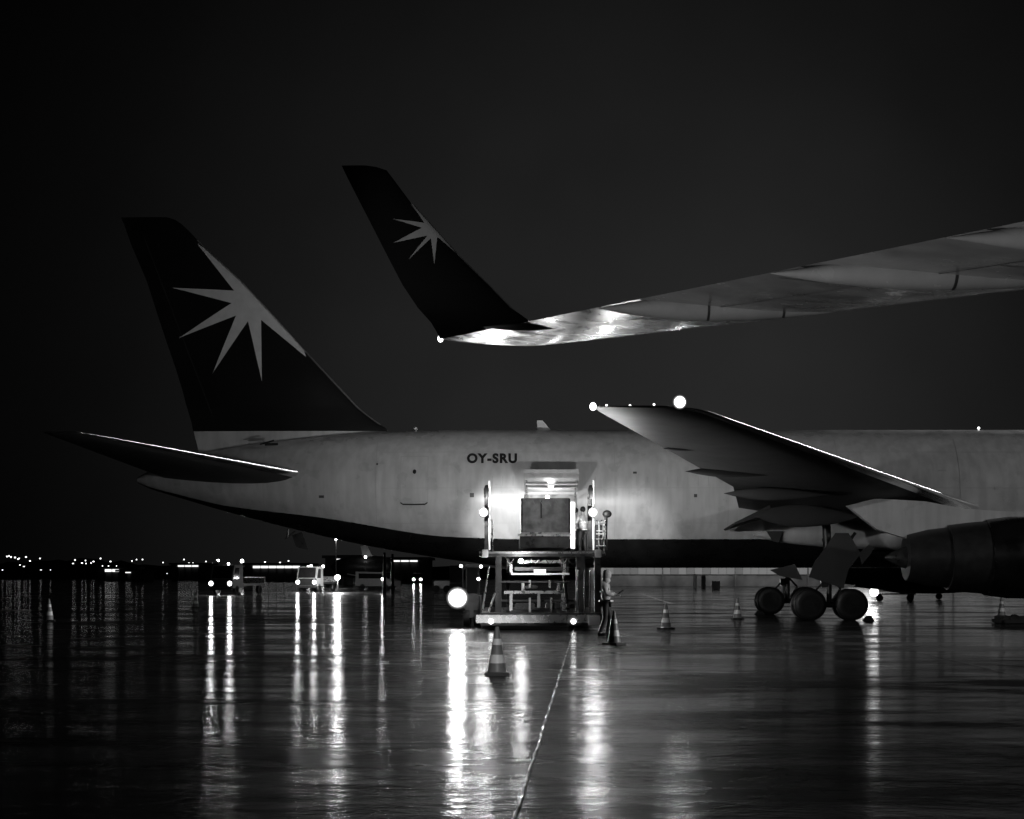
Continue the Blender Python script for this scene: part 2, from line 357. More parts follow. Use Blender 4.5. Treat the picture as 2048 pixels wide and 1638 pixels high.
new(lambda bm: [box(bm, DX0+.12, DX0+.9, 62.4, 63.0, 4.88, 4.92, .01), box(bm, DX0+1.1, DX1-.12, 62.4, 63.0, 4.88, 4.92, .01), box(bm, DX0+.05, DX1-.05, 62.05, 62.25, 5.0, 5.04, .01)], 'door_lining', M['white'], dr)
for x in (DX0+.08, DX1-.1): new(lambda bm: tube(bm, (x, 63.4, 4.55), (x, 62.1, 5.15), .03), 'door_strut', M['steel'], dr)
# markings
def text_polys(s, size, x, z, sx=1.0):
    cu = bpy.data.curves.new('marking', 'FONT'); cu.body = s; cu.size = size; cu.offset = size*.05; cu.space_character = 1.18
    o = bpy.data.objects.new('marking', cu); COL.objects.link(o)
    dg = bpy.context.evaluated_depsgraph_get(); me = bpy.data.meshes.new_from_object(o.evaluated_get(dg)); bpy.data.objects.remove(o)
    bm = bmesh.new(); bm.from_mesh(me); bpy.data.meshes.remove(me)
    lo = min(v.co.x for v in bm.verts)
    polys = [[(x+(v.co.x-lo)*sx, z+v.co.y) for v in f.verts] for f in bm.faces]; bm.free(); return polys
def zrow(row, px=52.6): return EH+(HY-row)/px
def xcol(c, px=52.0): return (c-CX)/px
polys = text_polys('OY-SRU', .50, 0, 0)
wt = max(p[0] for q in polys for p in q)
tw = (1034-935)/51.9
polys = [[(xcol(935,51.9)+x*tw/wt, zrow(928,51.8)+z) for x, z in q] for q in polys]
drape('registration_lettering', polys, side, M['black'], jet, .15, -.015)
def curve_strip(pts, wd):
    return [[(a[0], a[1]-wd/2), (b[0], b[1]-wd/2), (b[0], b[1]+wd/2), (a[0], a[1]+wd/2)] for a, b in zip(pts, pts[1:])]
drape('door_sill_mark', curve_strip([(xcol(c), zrow(r)) for c, r in ((803,1005),(808,1008.5),(830,1009),(852,1008.5),(857,1005))], .055), side, M['black'], jet)
drape('round_port', [[(xcol(831)+.07*math.cos(t), zrow(943)+.09*math.sin(t)) for t in [2*math.pi*i/12 for i in range(12)]]], side, M['black'], jet)
drape('small_port', [[(xcol(756)+.035*math.cos(t), zrow(927)+.04*math.sin(t)) for t in [2*math.pi*i/10 for i in range(10)]]], side, M['black'], jet)
M['faint'] = mat('panel_joint_line', .41, .42)
sm = []
for i in range(42):
    x = xcol(985+20.3*i)
    if DX0-.1 < x < DX1+.1: continue
    sm.append([(x, zrow(972)), (x+.02, zrow(972)), (x+.02, zrow(953)), (x, zrow(953))])
for q_ in sm: drape('window_plug_seam', [q_], side, M['faint'], jet, .3)
def outline(x0, x1, z0, z1, w=.02): return [[(x0,z0),(x1,z0),(x1,z0+w),(x0,z0+w)], [(x0,z1),(x1,z1),(x1,z1+w),(x0,z1+w)], [(x0,z0+w),(x0+w,z0+w),(x0+w,z1),(x0,z1)], [(x1-w,z0+w),(x1,z0+w),(x1,z1),(x1-w,z1)]]
drape('rear_door_outline', outline(xcol(803), xcol(858), zrow(1003), zrow(912)), side, M['faint'], jet, .2)
for X in (-9.6, -5.2, 3.9, 8.2, 12.4, 17.0):
    drape('skin_joint', [[(X, f_b(X)+.1), (X+.02, f_b(X)+.1), (X+.02, f_top(X)-.45), (X, f_top(X)-.45)]], side, M['faint'], jet, .2)
for z_ in (3.62, 4.95, 6.35):
    drape('lap_joint', [[(-5.0,z_),(20.8,z_),(20.8,z_+.014),(-5.0,z_+.014)]], side, M['faint'], jet, .5)
M['stencil'] = mat('stencil_mark', .06, .5)
for X0, z_, w_, h_ in ((-3.6,3.95,.22,.10),(-1.6,4.6,.16,.16),(3.3,4.05,.3,.12),(4.6,5.5,.14,.08),(6.6,3.4,.2,.14),(6.9,4.6,.12,.12),(-7.4,4.6,.2,.1),(16.2,5.6,.3,.05),(18.3,4.9,.16,.1)):
    drape('service_mark', [[(X0,z_),(X0+w_,z_),(X0+w_,z_+h_),(X0,z_+h_)]], side, random.choice([M['stencil'], M['faint'], M['faint']]), jet, .3)
new(lambda bm: loft(bm, [[Vector((1.55,D-.02,7.34)),Vector((1.15,D-.04,7.34)),Vector((1.0,D,7.34)),Vector((1.15,D+.04,7.34))],[Vector((1.2,D-.01,7.74)),Vector((1.05,D-.02,7.74)),Vector((.98,D,7.74)),Vector((1.05,D+.02,7.74))]]), 'antenna_blade', M['white'], jet)
new(lambda bm: ball(bm, (xcol(830,50.8), D, 7.40), .09), 'roof_beacon', M['white'], jet)
new(lambda bm: ball(bm, (18.4, D, 7.44), .05), 'roof_lamp', M['e_nav'], jet)
# fin
FR = [(905,397,560),(880,391,660),(862,386,775),(856,384,772),(848,383,758),(838,380,745),(824,376,726),(808,371,709),(780,364,683),(735,350,641),(680,331,590),(625,313,541),(560,292,480),(490,262,404),(462,252,378),(447,247,362),(439,243,350),(434,241,335)]
fin_le = lin([(EH+(HY-r)/50.8, (l-CX)/50.8) for r, t_, l in FR]); fin_te = lin([(EH+(HY-r)/50.8, (t_-CX)/50.8) for r, t_, l in FR])
def fin_t(x, z):
    c = fin_le(z)-fin_te(z); u = (fin_le(z)-x)/c
    return naca(min(1, max(0, u)), .085 if z > 8.4 else .055)*min(c, 6.2)
fin_side = lambda x, z: D - fin_t(x, z)
US = [0,.003,.012,.03,.06,.1,.17,.26,.38,.5,.65,.8,.92,1]
def fin_mesh(rows, name, m):
    bm = bmesh.new(); secs = []
    for r in rows:
        z = EH+(HY-r)/50.8; le, te = fin_le(z), fin_te(z)
        a = [Vector((le-(le-te)*u, D-fin_t(le-(le-te)*u, z), z)) for u in US]; b = [Vector((p.x, 2*D-p.y, z)) for p in a[-2:0:-1]]
        secs.append(a+b)
    loft(bm, secs); return fin_bm(name, bm, m, jet)
fr = [r for r, _, _ in FR]
vf = fin_mesh([r for r in fr if r <= 862], 'tail_fin', M['fin'])
fin_mesh([905, 880, 862.3], 'fin_root', M['pale'])
K = lambda pts, s=50.8: [((c-CX)/s, EH+(HY-r)/s) for c, r in pts]
def le_at(z, o=.012): return fin_le(z)-o
star = K([(394,487),(468.7,582),(345,575.6),(464,607),(358,675.6),(473,632),(425,748),(497,643),(525,764),(523,640.6),(612,714)])
for r in (700, 680, 660, 640, 620, 600, 580, 560, 540, 520, 500): z = EH+(HY-r)/50.8; star.append((le_at(z), z))
def star_part(name, poly, depth, m, parent, step, off):
    o = drape(name, [poly], depth, m, parent, step, off); return o
sp = star_part('star_emblem', star, fin_side, M['star'], jet, .12, -.014)
sp.parent = vf; sp.matrix_parent_inverse = Matrix()
def rim_le(zs, le, depthw, name, m, parent, Yc):
    secs = []
    for z in zs:
        x = le(z); secs.append([Vector((x+.03, Yc, z)), Vector((x-.05, Yc-depthw, z)), Vector((x-.05, Yc+depthw, z))])
    bm = bmesh.new(); loft(bm, secs); return fin_bm(name, bm, m, parent)
rim_le([EH+(HY-r)/50.8 for r in range(480, 851, 10)], fin_le, .07, 'fin_leading_edge', mat('fin_edge_metal', .3, .35, .6), jet, D)
# rudder hinge line
drape('rudder_seam', [[(fin_te(z)+.9,z) for z in (8,)]+[(fin_te(8)+.93,8),(fin_te(15)+.63,15),(fin_te(15)+.6,15)]], fin_side, mat('rudder_seam', .03,.5), jet, .3, -.006)
# generic flying surface
def surface(parent, names, svals, LE, TE, Z, Yf, T, mats, lesplit=.055, droop=0.0):
    main, lead = bmesh.new(), bmesh.new(); sm_, sl = [], []
    um = [1,.92,.8,.65,.5,.36,.24,.15,.09,lesplit]; ul = [lesplit,.035,.018,.007,.0015,0,.0015,.007,.018,.035,lesplit]
    for s in svals:
        le, te, z, y = LE(s), TE(s), Z(s), Yf(s); c = le-te; t = T(s)
        up = [Vector((le-c*u, y, z+c*naca(u,t)*.8)) for u in um]; dn = [Vector((le-c*u, y, z-c*naca(u,t)*1.1)) for u in um[::-1]]
        sm_.append(up+dn)
        k = [Vector((le-c*u, y, z+c*naca(u,t)*(.8 if i <= 5 else -1.1))) for i, u in enumerate(ul)]
        sl.append(k)
    loft(main, sm_); loft(lead, sl)
    a = fin_bm(names[0], main, mats[0], parent); b = fin_bm(names[1], lead, mats[1], parent); return a, b
sv = [1.5,2.5,3.5,5,6.5,8,8.5,10,12,14,16,18,20,22,23,23.4,23.7,23.8]
wLE = lin([(1.5,18.3),(2.5,17.7),(23.1,5.02),(23.5,4.6),(23.8,4.0)])
wTE = lin([(1.5,8.75),(2.5,8.6),(8.5,7.6),(23.3,2.15),(23.8,2.0)])
wZ = lin([(1.5,4.1),(2.5,4.2),(23.8,5.9)])
wT = lin([(1.5,.12),(8,.10),(23,.09),(23.8,.03)])
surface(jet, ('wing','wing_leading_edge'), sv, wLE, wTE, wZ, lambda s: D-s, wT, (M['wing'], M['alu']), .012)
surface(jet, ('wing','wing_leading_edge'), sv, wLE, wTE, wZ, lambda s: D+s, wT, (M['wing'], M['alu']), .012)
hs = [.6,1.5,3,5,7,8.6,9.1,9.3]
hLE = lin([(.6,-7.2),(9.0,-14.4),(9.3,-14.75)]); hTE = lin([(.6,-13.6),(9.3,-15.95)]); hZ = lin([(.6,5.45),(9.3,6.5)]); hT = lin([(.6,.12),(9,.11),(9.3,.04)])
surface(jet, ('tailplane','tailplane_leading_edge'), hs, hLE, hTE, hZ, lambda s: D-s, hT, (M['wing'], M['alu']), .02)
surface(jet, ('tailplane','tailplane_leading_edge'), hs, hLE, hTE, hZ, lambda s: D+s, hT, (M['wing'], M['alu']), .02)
def pod(parent, x0, x1, y, z, rw, rh, m, name='flap_fairing', seam=None, tip=.28):
    bm = bmesh.new(); n = 18; secs = []
    for i in range(n+1):
        a = i/n; r = math.sin(a/.42*math.pi/2)**.9 if a < .42 else max(0,math.cos((a-.42)/.58*math.pi/2))**.8
        r = max(r, .02); x = x0+(x1-x0)*a; zc = z+.10*rh*(1-a)*2
        secs.append([Vector((x, y+rw*r*math.cos(t), zc+rh*r*math.sin(t))) for t in [2*math.pi*k/18 for k in range(18)]])
    loft(bm, secs); o = fin_bm(name, bm, m, parent)
    for sa in (seam or []):
        r = (math.sin(sa/.42*math.pi/2)**.9 if sa < .42 else max(0,math.cos((sa-.42)/.58*math.pi/2))**.8)*1.012
        x = x0+(x1-x0)*sa; zc = z+.10*rh*(1-sa)*2
        b2 = bmesh.new(); loft(b2, [[Vector((xx, y+rw*r*math.cos(t), zc+rh*r*math.sin(t))) for t in [2*math.pi*k/18 for k in range(18)]] for xx in (x-.018, x+.018)])
        fin_bm('fairing_seam', b2, M['seam'], o)
    return o
for sg in (-1, 1):
    for s, x0_, L_, z_, rh in ((17.2,4.4,1.3,5.32,.07),(12.9,5.5,3.2,4.90,.18),(9.9,7.1,3.5,4.34,.22),(6.0,8.6,3.8,3.72,.40)):
        pod(jet, x0_, x0_+L_, D+sg*s, z_, .18, rh, M['wing'])
# inboard flap hanging a little
new(lambda bm: loft(bm, [[Vector((9.3,D-s,z+.02)),Vector((8.0,D-s,z-.62)),Vector((8.05,D-s,z-.68)),Vector((9.4,D-s,z-.25))] for s, z in ((2.7,4.0),(5.6,4.15))]), 'inboard_flap', M['wing'], jet)
# wing-body fairing
def fairing(bm):
    secs = []
    for i in range(15):
        a = i/14; X = 9.2+12.0*a; g = math.sin(math.pi*a)**.6; zt = 3.2+.72*g; zb = 3.15-.55*g
        secs.append([Vector((X, D-2.35-.5*g*math.sin(math.pi*k/12)**.6, zb+(zt-zb)*k/12)) for k in range(13)]+[Vector((X, D-1.9, zt)), Vector((X, D-1.9, zb))])
    loft(bm, secs)
new(fairing, 'wing_root_fairing', M['pale'], jet)
# engine
def eng(yc):
    ec = (0, yc, 2.26)
    e = new(lambda bm: lathe(bm, [(16.35,1.15),(16.4,1.32),(17.2,1.42),(18.8,1.44),(20.2,1.36),(20.75,1.25),(20.85,1.18),(20.7,1.1),(20.0,1.08)], ec, 'X', 40), 'engine', M['cowl'], jet)
    new(lambda bm: lathe(bm, [(15.05,.9),(15.08,1.13),(15.7,1.21),(16.42,1.27)], ec, 'X', 40), 'fan_sleeve', M['nozzle'], e)
    new(lambda bm: lathe(bm, [(13.65,.72),(13.66,.80),(14.4,.98),(15.12,1.06)], ec, 'X', 40), 'exhaust_nozzle', M['nozzle'], e)
    new(lambda bm: lathe(bm, [(12.95,.04),(13.2,.2),(13.7,.42),(14.2,.5)], ec, 'X', 24), 'exhaust_cone', M['dark'], e)
    new(lambda bm: lathe(bm, [(19.9,0),(20.3,.12),(20.0,.3),(19.95,1.07)], ec, 'X', 24), 'fan_face', M['dark'], e)
    new(lambda bm: lathe(bm, [(20.6,1.30),(20.78,1.28),(20.88,1.19),(20.72,1.12)], ec, 'X', 40), 'intake_lip', M['alu'], e)
    def pyl(bm):
        prof = [(11.6,4.05),(12.6,3.25),(13.7,2.9),(15.0,3.2),(16.5,3.4),(18.9,3.6),(18.2,3.78),(15.6,3.95),(14.3,4.2),(12.6,4.3)]
        prism(bm, [Vector((x, yc-.17, z)) for x, z in prof], (0,.34,0))
    new(pyl, 'engine_pylon', M['pale'], e)
eng(D-7.9); eng(D+7.9)
# landing gear
def gear(yc, sg):
    g = empty('main_landing_gear', (11.62, yc, 0), None, None); g.parent = jet; g.matrix_parent_inverse = jet.matrix_basis.inverted()
    return g
def wheel_mesh():
    bm = bmesh.new(); lathe(bm, [(-.2,.3),(-.21,.42),(-.19,.52),(-.13,.575),(0,.585),(.13,.575),(.19,.52),(.21,.42),(.2,.3)], (0,0,0), 'Y', 36)
    bm2 = bmesh.new(); lathe(bm2, [(-.215,.0),(-.215,.08),(-.16,.1),(-.14,.2),(-.17,.27),(-.205,.31),(-.205,.33)], (0,0,0), 'Y', 24); lathe(bm2, [(.215,.0),(.16,.1),(.17,.27),(.205,.33)], (0,0,0), 'Y', 24)
    return bm, bm2
def landing_gear(yc, sg):
    X = 11.62
    g = new(lambda bm: [tube(bm, (X,yc,.58),(X,yc,2.2),.10,.10,14), tube(bm, (X,yc,1.6),(X-.15,yc,4.2),.15,.16,14), tube(bm, (X-.95,yc,.56),(X+.95,yc,.56),.11,.11,12),
        tube(bm, (X,yc,1.9),(X+1.0,yc+.2,3.2),.06), tube(bm, (X+.1,yc-sg*.1,1.7),(X+.1,yc-sg*1.6,3.0),.07), tube(bm, (X+.1,yc,1.5),(X+.42,yc,1.15),.04), tube(bm, (X+.42,yc,1.15),(X+.1,yc,.7),.04),
        tube(bm,(X-.7,yc,.85),(X-.12,yc,1.5),.035), box(bm, X-.3,X-.05,yc-.12,yc+.12,1.2,1.5,.02), tube(bm,(X-.76,yc-.5,.56),(X-.76,yc+.5,.56),.06), tube(bm,(X+.76,yc-.5,.56),(X+.76,yc+.5,.56),.06)], 'landing_gear', M['dark'], jet)
    for dx in (-.76,.76):
        for dy in (-.38,.38):
            a, b = wheel_mesh()
            for bm in (a, b):
                for v in bm.verts: v.co += Vector((X+dx, yc+dy, .57))
            wv = fin_bm('wheel', a, M['rubber'], g); fin_bm('rim', b, M['rim'], wv)
    return g
g1 = landing_gear(D-4.65, -1); g2 = landing_gear(D+4.65, 1)
new(lambda bm: prism(bm, [P(c, r, 60.9) for c, r in ((1671,1066),(1697,1066),(1722,1107),(1712,1120),(1697,1139),(1687,1177),(1618,1154),(1628,1126))], (0,.05,0)), 'gear_door', M['wing'], g1, False)
new(lambda bm: prism(bm, [P(c, r, 60.6) for c, r in ((1718,1107),(1738,1089),(1748,1094),(1742,1108),(1724,1129))], (0,.05,0)), 'gear_door_link', M['wing'], g1, False)
new(lambda bm: prism(bm, [P(c, r, 62.6) for c, r in ((1540,1140),(1590,1128),(1605,1160),(1560,1152))], (0,.05,0)), 'inner_gear_door', M['wing'], g1, False)
new(lambda bm: prism(bm, [P(c, r, 63.3) for c, r in ((1533,1062),(1566,1062),(1557,1085),(1545,1082))], (0,.05,0)), 'belly_flap_door', M['wing'], jet, False)
# nose gear, beyond the frame to the right
ng = new(lambda bm: [tube(bm, (28.5,D,.5),(28.4,D,2.4),.1)], 'nose_gear', M['dark'], jet)
for dy in (-.25,.25):
    bm = bmesh.new(); lathe(bm, [(-.12,.25),(-.13,.42),(0,.47),(.13,.42),(.12,.25)], (28.5,D+dy,.47), 'Y', 24); fin_bm('wheel', bm, M['rubber'], ng)
# small fittings
new(lambda bm: [prism(bm, [P(c, r, 65.8) for c, r in ((583,1070),(604,1064),(617,1101),(592,1094))], (0,.04,0)), tube(bm, P(577,1058,65.8), P(575,1075,65.8), .05), tube(bm, P(590,1062,65.8), P(570,1078,65.8), .03)], 'drain_mast', M['dark'], jet, False)
new(lambda bm: tube(bm, P(535,996,64.6), P(540,978,64.6), .06), 'light_housing', M['alu'], jet)
new(lambda bm: [tube(bm, P(520,889,64.9), P(548,881,64.9), .035), tube(bm, P(530,889,64.9), P(556,888,64.9), .05)], 'tail_fitting', M['black'], jet)
wtl = Vector((4.22, D-23.9, 6.0))
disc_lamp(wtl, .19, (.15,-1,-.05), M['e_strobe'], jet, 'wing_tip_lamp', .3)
new(lambda bm: ball(bm, P(1186,813,42.0), .085, s=(1,1,1.2)), 'wing_tip_lamp', M['e_nav'], jet)
for c, r in ((1213,811),(1260,811),(1308,809)): new(lambda bm: ball(bm, P(c, r, 42.3), .028), 'tip_glint', M['e_nav'], jet)  # small dots with their own glow, put in as glints on the tip
# ================================================================ NEAR WING WITH WINGLET
nY, nZ = 31.6, 6.1
nw = empty('near_jet_wing', (5, 24, 5.7), 'wet grey jet wing overhead with a dark star-marked winglet, flap fairings hanging below', 'airplane wing')
tvals = [0,.35,1,2,3.5,5,7,9,11,13,15,17,18.6]
LEn = lin([(0,.95),(.35,1.2),(18.6,12.9)]); TEn = lin([(0,-1.36),(18.6,7.35)])
Zn = lambda t: nZ-.055*t
wn, ln = surface(nw, ('wing','slat'), tvals, LEn, TEn, Zn, lambda t: nY-t, lambda t: .10, (M['wing_near'], M['wing_near']), .10)
for t_, L_, rw, rh, sm_ in ((6.8,3.6,.22,.18,(.45,.76)),(10.9,4.5,.24,.19,(.5,)),(13.9,5.0,.26,.2,(.2,.5)),(3.0,1.4,.08,.06,())):
    pod(nw, TEn(t_)-.55, TEn(t_)-.55+L_, nY-t_, Zn(t_)-(.16 if L_ > 2 else .06), rw, rh, M['wing_near'], seam=sm_)
# seams across the wing underside
def under(x, y):
    t = nY-y; c = LEn(t)-TEn(t); u = (LEn(t)-x)/c; return Zn(t)-c*naca(u, .10)*1.1
def under_strip(pts, wd, name='panel_seam'):
    bm = bmesh.new(); prev = None
    for i, p in enumerate(pts):
        a = Vector(pts[max(i-1,0)]); c = Vector(pts[min(i+1,len(pts)-1)]); d = (c-a).normalized(); n = Vector((-d.y, d.x))*wd/2
        q = [bm.verts.new((p[0]+s*n.x, p[1]+s*n.y, under(p[0]+s*n.x, p[1]+s*n.y)-.008)) for s in (1,-1)]
        if prev: bm.faces.new((prev[0], prev[1], q[1], q[0]))
        prev = q
    return fin_bm(name, bm, M['seam'], wn, False)
for u in (.16, .68): under_strip([(LEn(t)-(LEn(t)-TEn(t))*u, nY-t) for t in [.8+i*.7 for i in range(25)]], .03)
for t in (4.2, 8.2, 12.0, 15.5): under_strip([(LEn(t)-(LEn(t)-TEn(t))*u, nY-t) for u in [.17+.05*i for i in range(11)]], .025)
for t in (2.5, 5.9, 9.8, 13.6): under_strip([(LEn(t)-(LEn(t)-TEn(t))*u, nY-t) for u in [.70+.03*i for i in range(9)]], .025)
for t_, u_ in ((1.6,.45),(3.4,.4),(5.0,.5),(6.2,.35),(7.6,.45),(9.3,.4),(10.2,.6),(11.6,.42),(12.9,.38),(14.6,.5)):
    x_, y_ = LEn(t_)-(LEn(t_)-TEn(t_))*u_, nY-t_
    pts = [(x_+.26*math.cos(a_), y_+.16*math.sin(a_)) for a_ in [2*math.pi*i_/16 for i_ in range(17)]]
    under_strip(pts, .016, 'access_panel_rim')
# winglet
S1 = F/nY
WL = [(679,880,1150),(672,877,1124),(662,872,1096),(645,862,1062),(614,835,1021),(567,804,977),(511,775,921),(438,738,857),(391,714,816),(341.5,689,780),(327,682,769),(320,679,748),(317,677,728)]
zr = lambda r: EH+(HY-r)/S1; xr = lambda c: (c-CX)/S1
w_le = lin([(zr(r), xr(l)) for r, t_, l in WL]); w_te = lin([(zr(r), xr(t_)) for r, t_, l in WL])
def w_mid(z): return nY+max(0, z-6.1)*.16+(-.12 if z < 6.12 else -.12+.12*min(1, (z-6.12)/.4))
def w_t(x, z): c = w_le(z)-w_te(z); u = (w_le(z)-x)/c; return naca(min(1, max(0, u)), .08)*c
w_side = lambda x, z: w_mid(z)-w_t(x, z)
bm = bmesh.new(); secs = []
for r, _, _ in WL:
    z = zr(r); le, te = w_le(z), w_te(z)
    a = [Vector((le-(le-te)*u, w_side(le-(le-te)*u, z), z)) for u in US]; b = [Vector((p.x, 2*w_mid(z)-p.y, z)) for p in a[-2:0:-1]]
    secs.append(a+b)
loft(bm, secs); wl = fin_bm('winglet', bm, M['fin'], nw)
zz = [(600,380),(705,540),(485,512),(690,577),(495,682),(728,633),(597,803),(753,652),(777,838),(797,640),(950,775)]
ws = [(xr(640+a/3.413), zr(280+b/3.413)) for a, b in zz]
for r in (495,480,465,450,435,420,405): z = zr(r); ws.append((w_le(z)-.006, z))
so = drape('star_emblem', [ws], w_side, M['star2'], wl, .06, -.008)
rim_le([zr(r) for r in range(400, 645, 8)], lambda z: w_le(z)-.005, .028, 'winglet_leading_edge', mat('winglet_edge_metal', .3, .35, .6), wl, nY+.1)
o = [c for c in wl.children if c.name.startswith('winglet_leading')][0]
for v in o.data.vertices: v.co.y += w_mid(v.co.z)-nY-.1
new(lambda bm: ball(bm, P(881,677,31.6), .055, s=(1,1,1.3)), 'navigation_lamp', M['e_nav'], nw)
# ================================================================ CARGO LOADER
lamp('POINT', P(1042,1124,49.5), 110, None, .1)
ld = empty('cargo_loader', (.9, 54, 0), 'steel scissor-lift cargo loader with two masts and work lamps at the open hold door', 'cargo loader')
S5 = F/50.0
X_ = lambda c, Y=50.0: (c-CX)*Y/F
Z_ = lambda r, Y=50.0: EH+(HY-r)*Y/F
BX('chassis', M['dark'], ld, X_(960), X_(1205), 50.0, 58.5, .14, .52, bev=.03)
BX('front_bumper', M['steel'], ld, X_(952), X_(1190), 49.82, 49.98, .22, .46, bev=.02)
for x in (X_(985), X_(1160)):
    for y in (51.2, 56.8):
        bm = bmesh.new(); lathe(bm, [(-.12,.1),(-.13,.3),(0,.34),(.13,.3),(.12,.1)], (x, y, .34), 'X', 20); fin_bm('wheel', bm, M['rubber'], ld)
for c, r_ in ((982,1243), (1147,1243), (1042,1122)):
    new(lambda bm: ball(bm, P(c,r_,49.78), .075, s=(1,.5,1)), 'marker_lamp', M['e_mark'], ld)
dk = BX('deck', M['dark'], ld, X_(958), X_(1210), 50.0, 55.5, Z_(1113), Z_(1101), bev=.02)
BX('deck_edge', M['steel'], dk, X_(958), X_(1210), 49.94, 49.985, Z_(1107), Z_(1103))
BX('side_platform', M['steel'], ld, X_(1150), X_(1212), 50.2, 61.0, Z_(1112)+.02, Z_(1112)+.10)
BX('bridge_platform', M['dark'], ld, X_(1040,52), X_(1140,52), 52.3, 62.6, 2.50, 2.90, bev=.02)
BX('bridge_beam', M['steel'], ld, X_(1036,52), X_(1144,52), 52.2, 52.28, 2.86, 2.93)
for xx in (X_(1012), X_(1135)):     # crossed scissor arms, seen end-on
    for y0, y1 in ((50.5, 57.5), (57.5, 50.5)):
        new(lambda bm: prism(bm, [Vector((xx,y0-.1,.5)),Vector((xx,y0+.1,.5)),Vector((xx,y1+.1,2.3)),Vector((xx,y1-.1,2.3))], (.10,0,0)), 'scissor_arm', M['dark'], ld, False)
for r0, r1, c0, c1, m_, y in ((1120,1126,1035,1128,'steel',50.6),(1146,1150,1022,1140,'white',50.25),(1162,1166,1000,1140,'dark',50.5),(1182,1188,1008,1130,'steel',50.4),(1200,1204,1000,1150,'dark',50.5),(1216,1220,1005,1140,'dark',50.5),(1134,1142,1030,1140,'dark',50.7)):
    BX('cross_beam', M[m_], ld, X_(c0), X_(c1), y, y+.12, Z_(r1), Z_(r0), bev=.01)
for c, r0, r1 in ((1060,1160,1176),(1100,1160,1176),(1060,1196,1225),(1103,1196,1225)):
    BX('upright', M['steel'], ld, X_(c)-.03, X_(c)+.03, 50.42, 50.48, Z_(r1), Z_(r0))
BX('glow_plate', M['e_panel'], ld, X_(1068), X_(1092), 50.22, 50.245, Z_(1146), Z_(1138.5))  # white label plate, its brightness put in as emission
for c0, r0, c1, r1 in ((978,1132,964,1226),(990,1186,977,1226)):
    new(lambda bm: tube(bm, P(c0,r0,50.1), P(c1,r1,50.1), .035), 'brace', M['steel'], ld)
new(lambda bm: [box(bm, X_(990), X_(1003), 50.3, 50.5, .5, 2.3, .02)], 'column', M['dark'], ld)
new(lambda bm: [box(bm, X_(1153), X_(1172), 50.3, 50.6, .5, 2.3, .02)], 'column', M['dark'], ld)
new(lambda bm: [box(bm, X_(1190), X_(1203), 50.3, 50.6, .4, 2.3, .02)], 'column', M['dark'], ld)
for c in (1156,1169,1180): new(lambda bm: tube(bm, P(c,1140,50.15), P(c,1226,50.15), .022), 'hydraulic_pipe', M['alu'], ld)
new(lambda bm: [box(bm, X_(1176), X_(1200), 49.75, 50.0, Z_(1250), Z_(1231), .02)], 'control_box', M['white'], ld)
def mast(c, lampc):
    m = new(lambda bm: [box(bm, X_(c)-.07, X_(c)+.07, 50.45, 50.6, 2.35, Z_(985), .01)], 'mast', M['dark'], ld)
    new(lambda bm: tube(bm, P(c+6,960,50.3)+Vector((0,0,-.02)), P(c+6,1100,50.3), .028), 'mast_pipe', M['white'], m)
    new(lambda bm: [lathe(bm, [(0,.05),(.06,.09),(.3,.10),(.42,.05)], P(c+1,998,50.35), 'Z', 12)], 'mast_bumper', M['black'], m)
    h = new(lambda bm: [box(bm, X_(lampc)-.09, X_(lampc)+.09, 50.22, 50.36, Z_(1031), Z_(1019), .02)], 'work_lamp', M['dark'], ld)
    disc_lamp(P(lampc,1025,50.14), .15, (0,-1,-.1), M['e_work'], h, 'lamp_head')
    lamp('POINT', P(lampc+(-2 if lampc < 1000 else 9),1023,53.6), 800, None, .08)
    lamp('POINT', P(lampc,1023,49.9), 170, None, .08)
mast(973, 967); mast(1181, 1186)
new(lambda bm: [tube(bm, P(1213,1050,50.6), P(1213,1100,50.6), .03), ball(bm, P(1214,1028,50.6), .13, s=(1.1,.7,.9)), tube(bm, P(1212,1034,50.6), P(1212,1052,50.6), .05)], 'swivel_lamp', M['black'], ld)
for c0, c1 in ((968,985),(1192,1212)):
    for r in (1041, 1068): new(lambda bm: tube(bm, P(c0,r,50.5), P(c1,r,50.5), .02), 'guard_rail', M['steel'], ld)
for c in (985,1198,1208): new(lambda bm: tube(bm, P(c,1041,50.5), P(c,1101,50.5), .022), 'rail_post', M['steel'], ld)
BX('control_panel', M['dark'], ld, X_(1192), X_(1207), 50.62, 50.9, Z_(1095), Z_(1048), bev=.02)
BX('side_screen', M['white'], ld, X_(1141,54), X_(1150,54), 54.0, 54.05, Z_(1097,54), Z_(1004,54))
for k in range(9):
    xx = X_(1046+10.5*k,52); new(lambda bm: tube(bm, (xx,52.4,2.915),(xx,52.95,2.915), .02, .02, 8), 'roller', M['alu'], ld)
for k, (c_, r_) in enumerate(((1012,1118),(1034,1119),(1062,1118),(1092,1119),(1118,1118),(1138,1120))):
    pts = [P(c_+j*2.2, r_+9*math.sin(j/7*math.pi), 50.12) for j in range(8)]
    new(lambda bm: [tube(bm, a_, b_, .014, .014, 6) for a_, b_ in zip(pts, pts[1:])], 'hydraulic_hose', M['black'] if k % 2 else M['steel'], ld)
for c_, r0, r1 in ((1022,1128,1146),(1130,1128,1146),(1046,1166,1182),(1118,1166,1182),(1078,1188,1216),(1022,1188,1222),(1128,1188,1222)):
    new(lambda bm: box(bm, X_(c_)-.045, X_(c_)+.045, 50.3, 50.4, Z_(r1), Z_(r0), .01), 'bracket', M['steel'], ld)
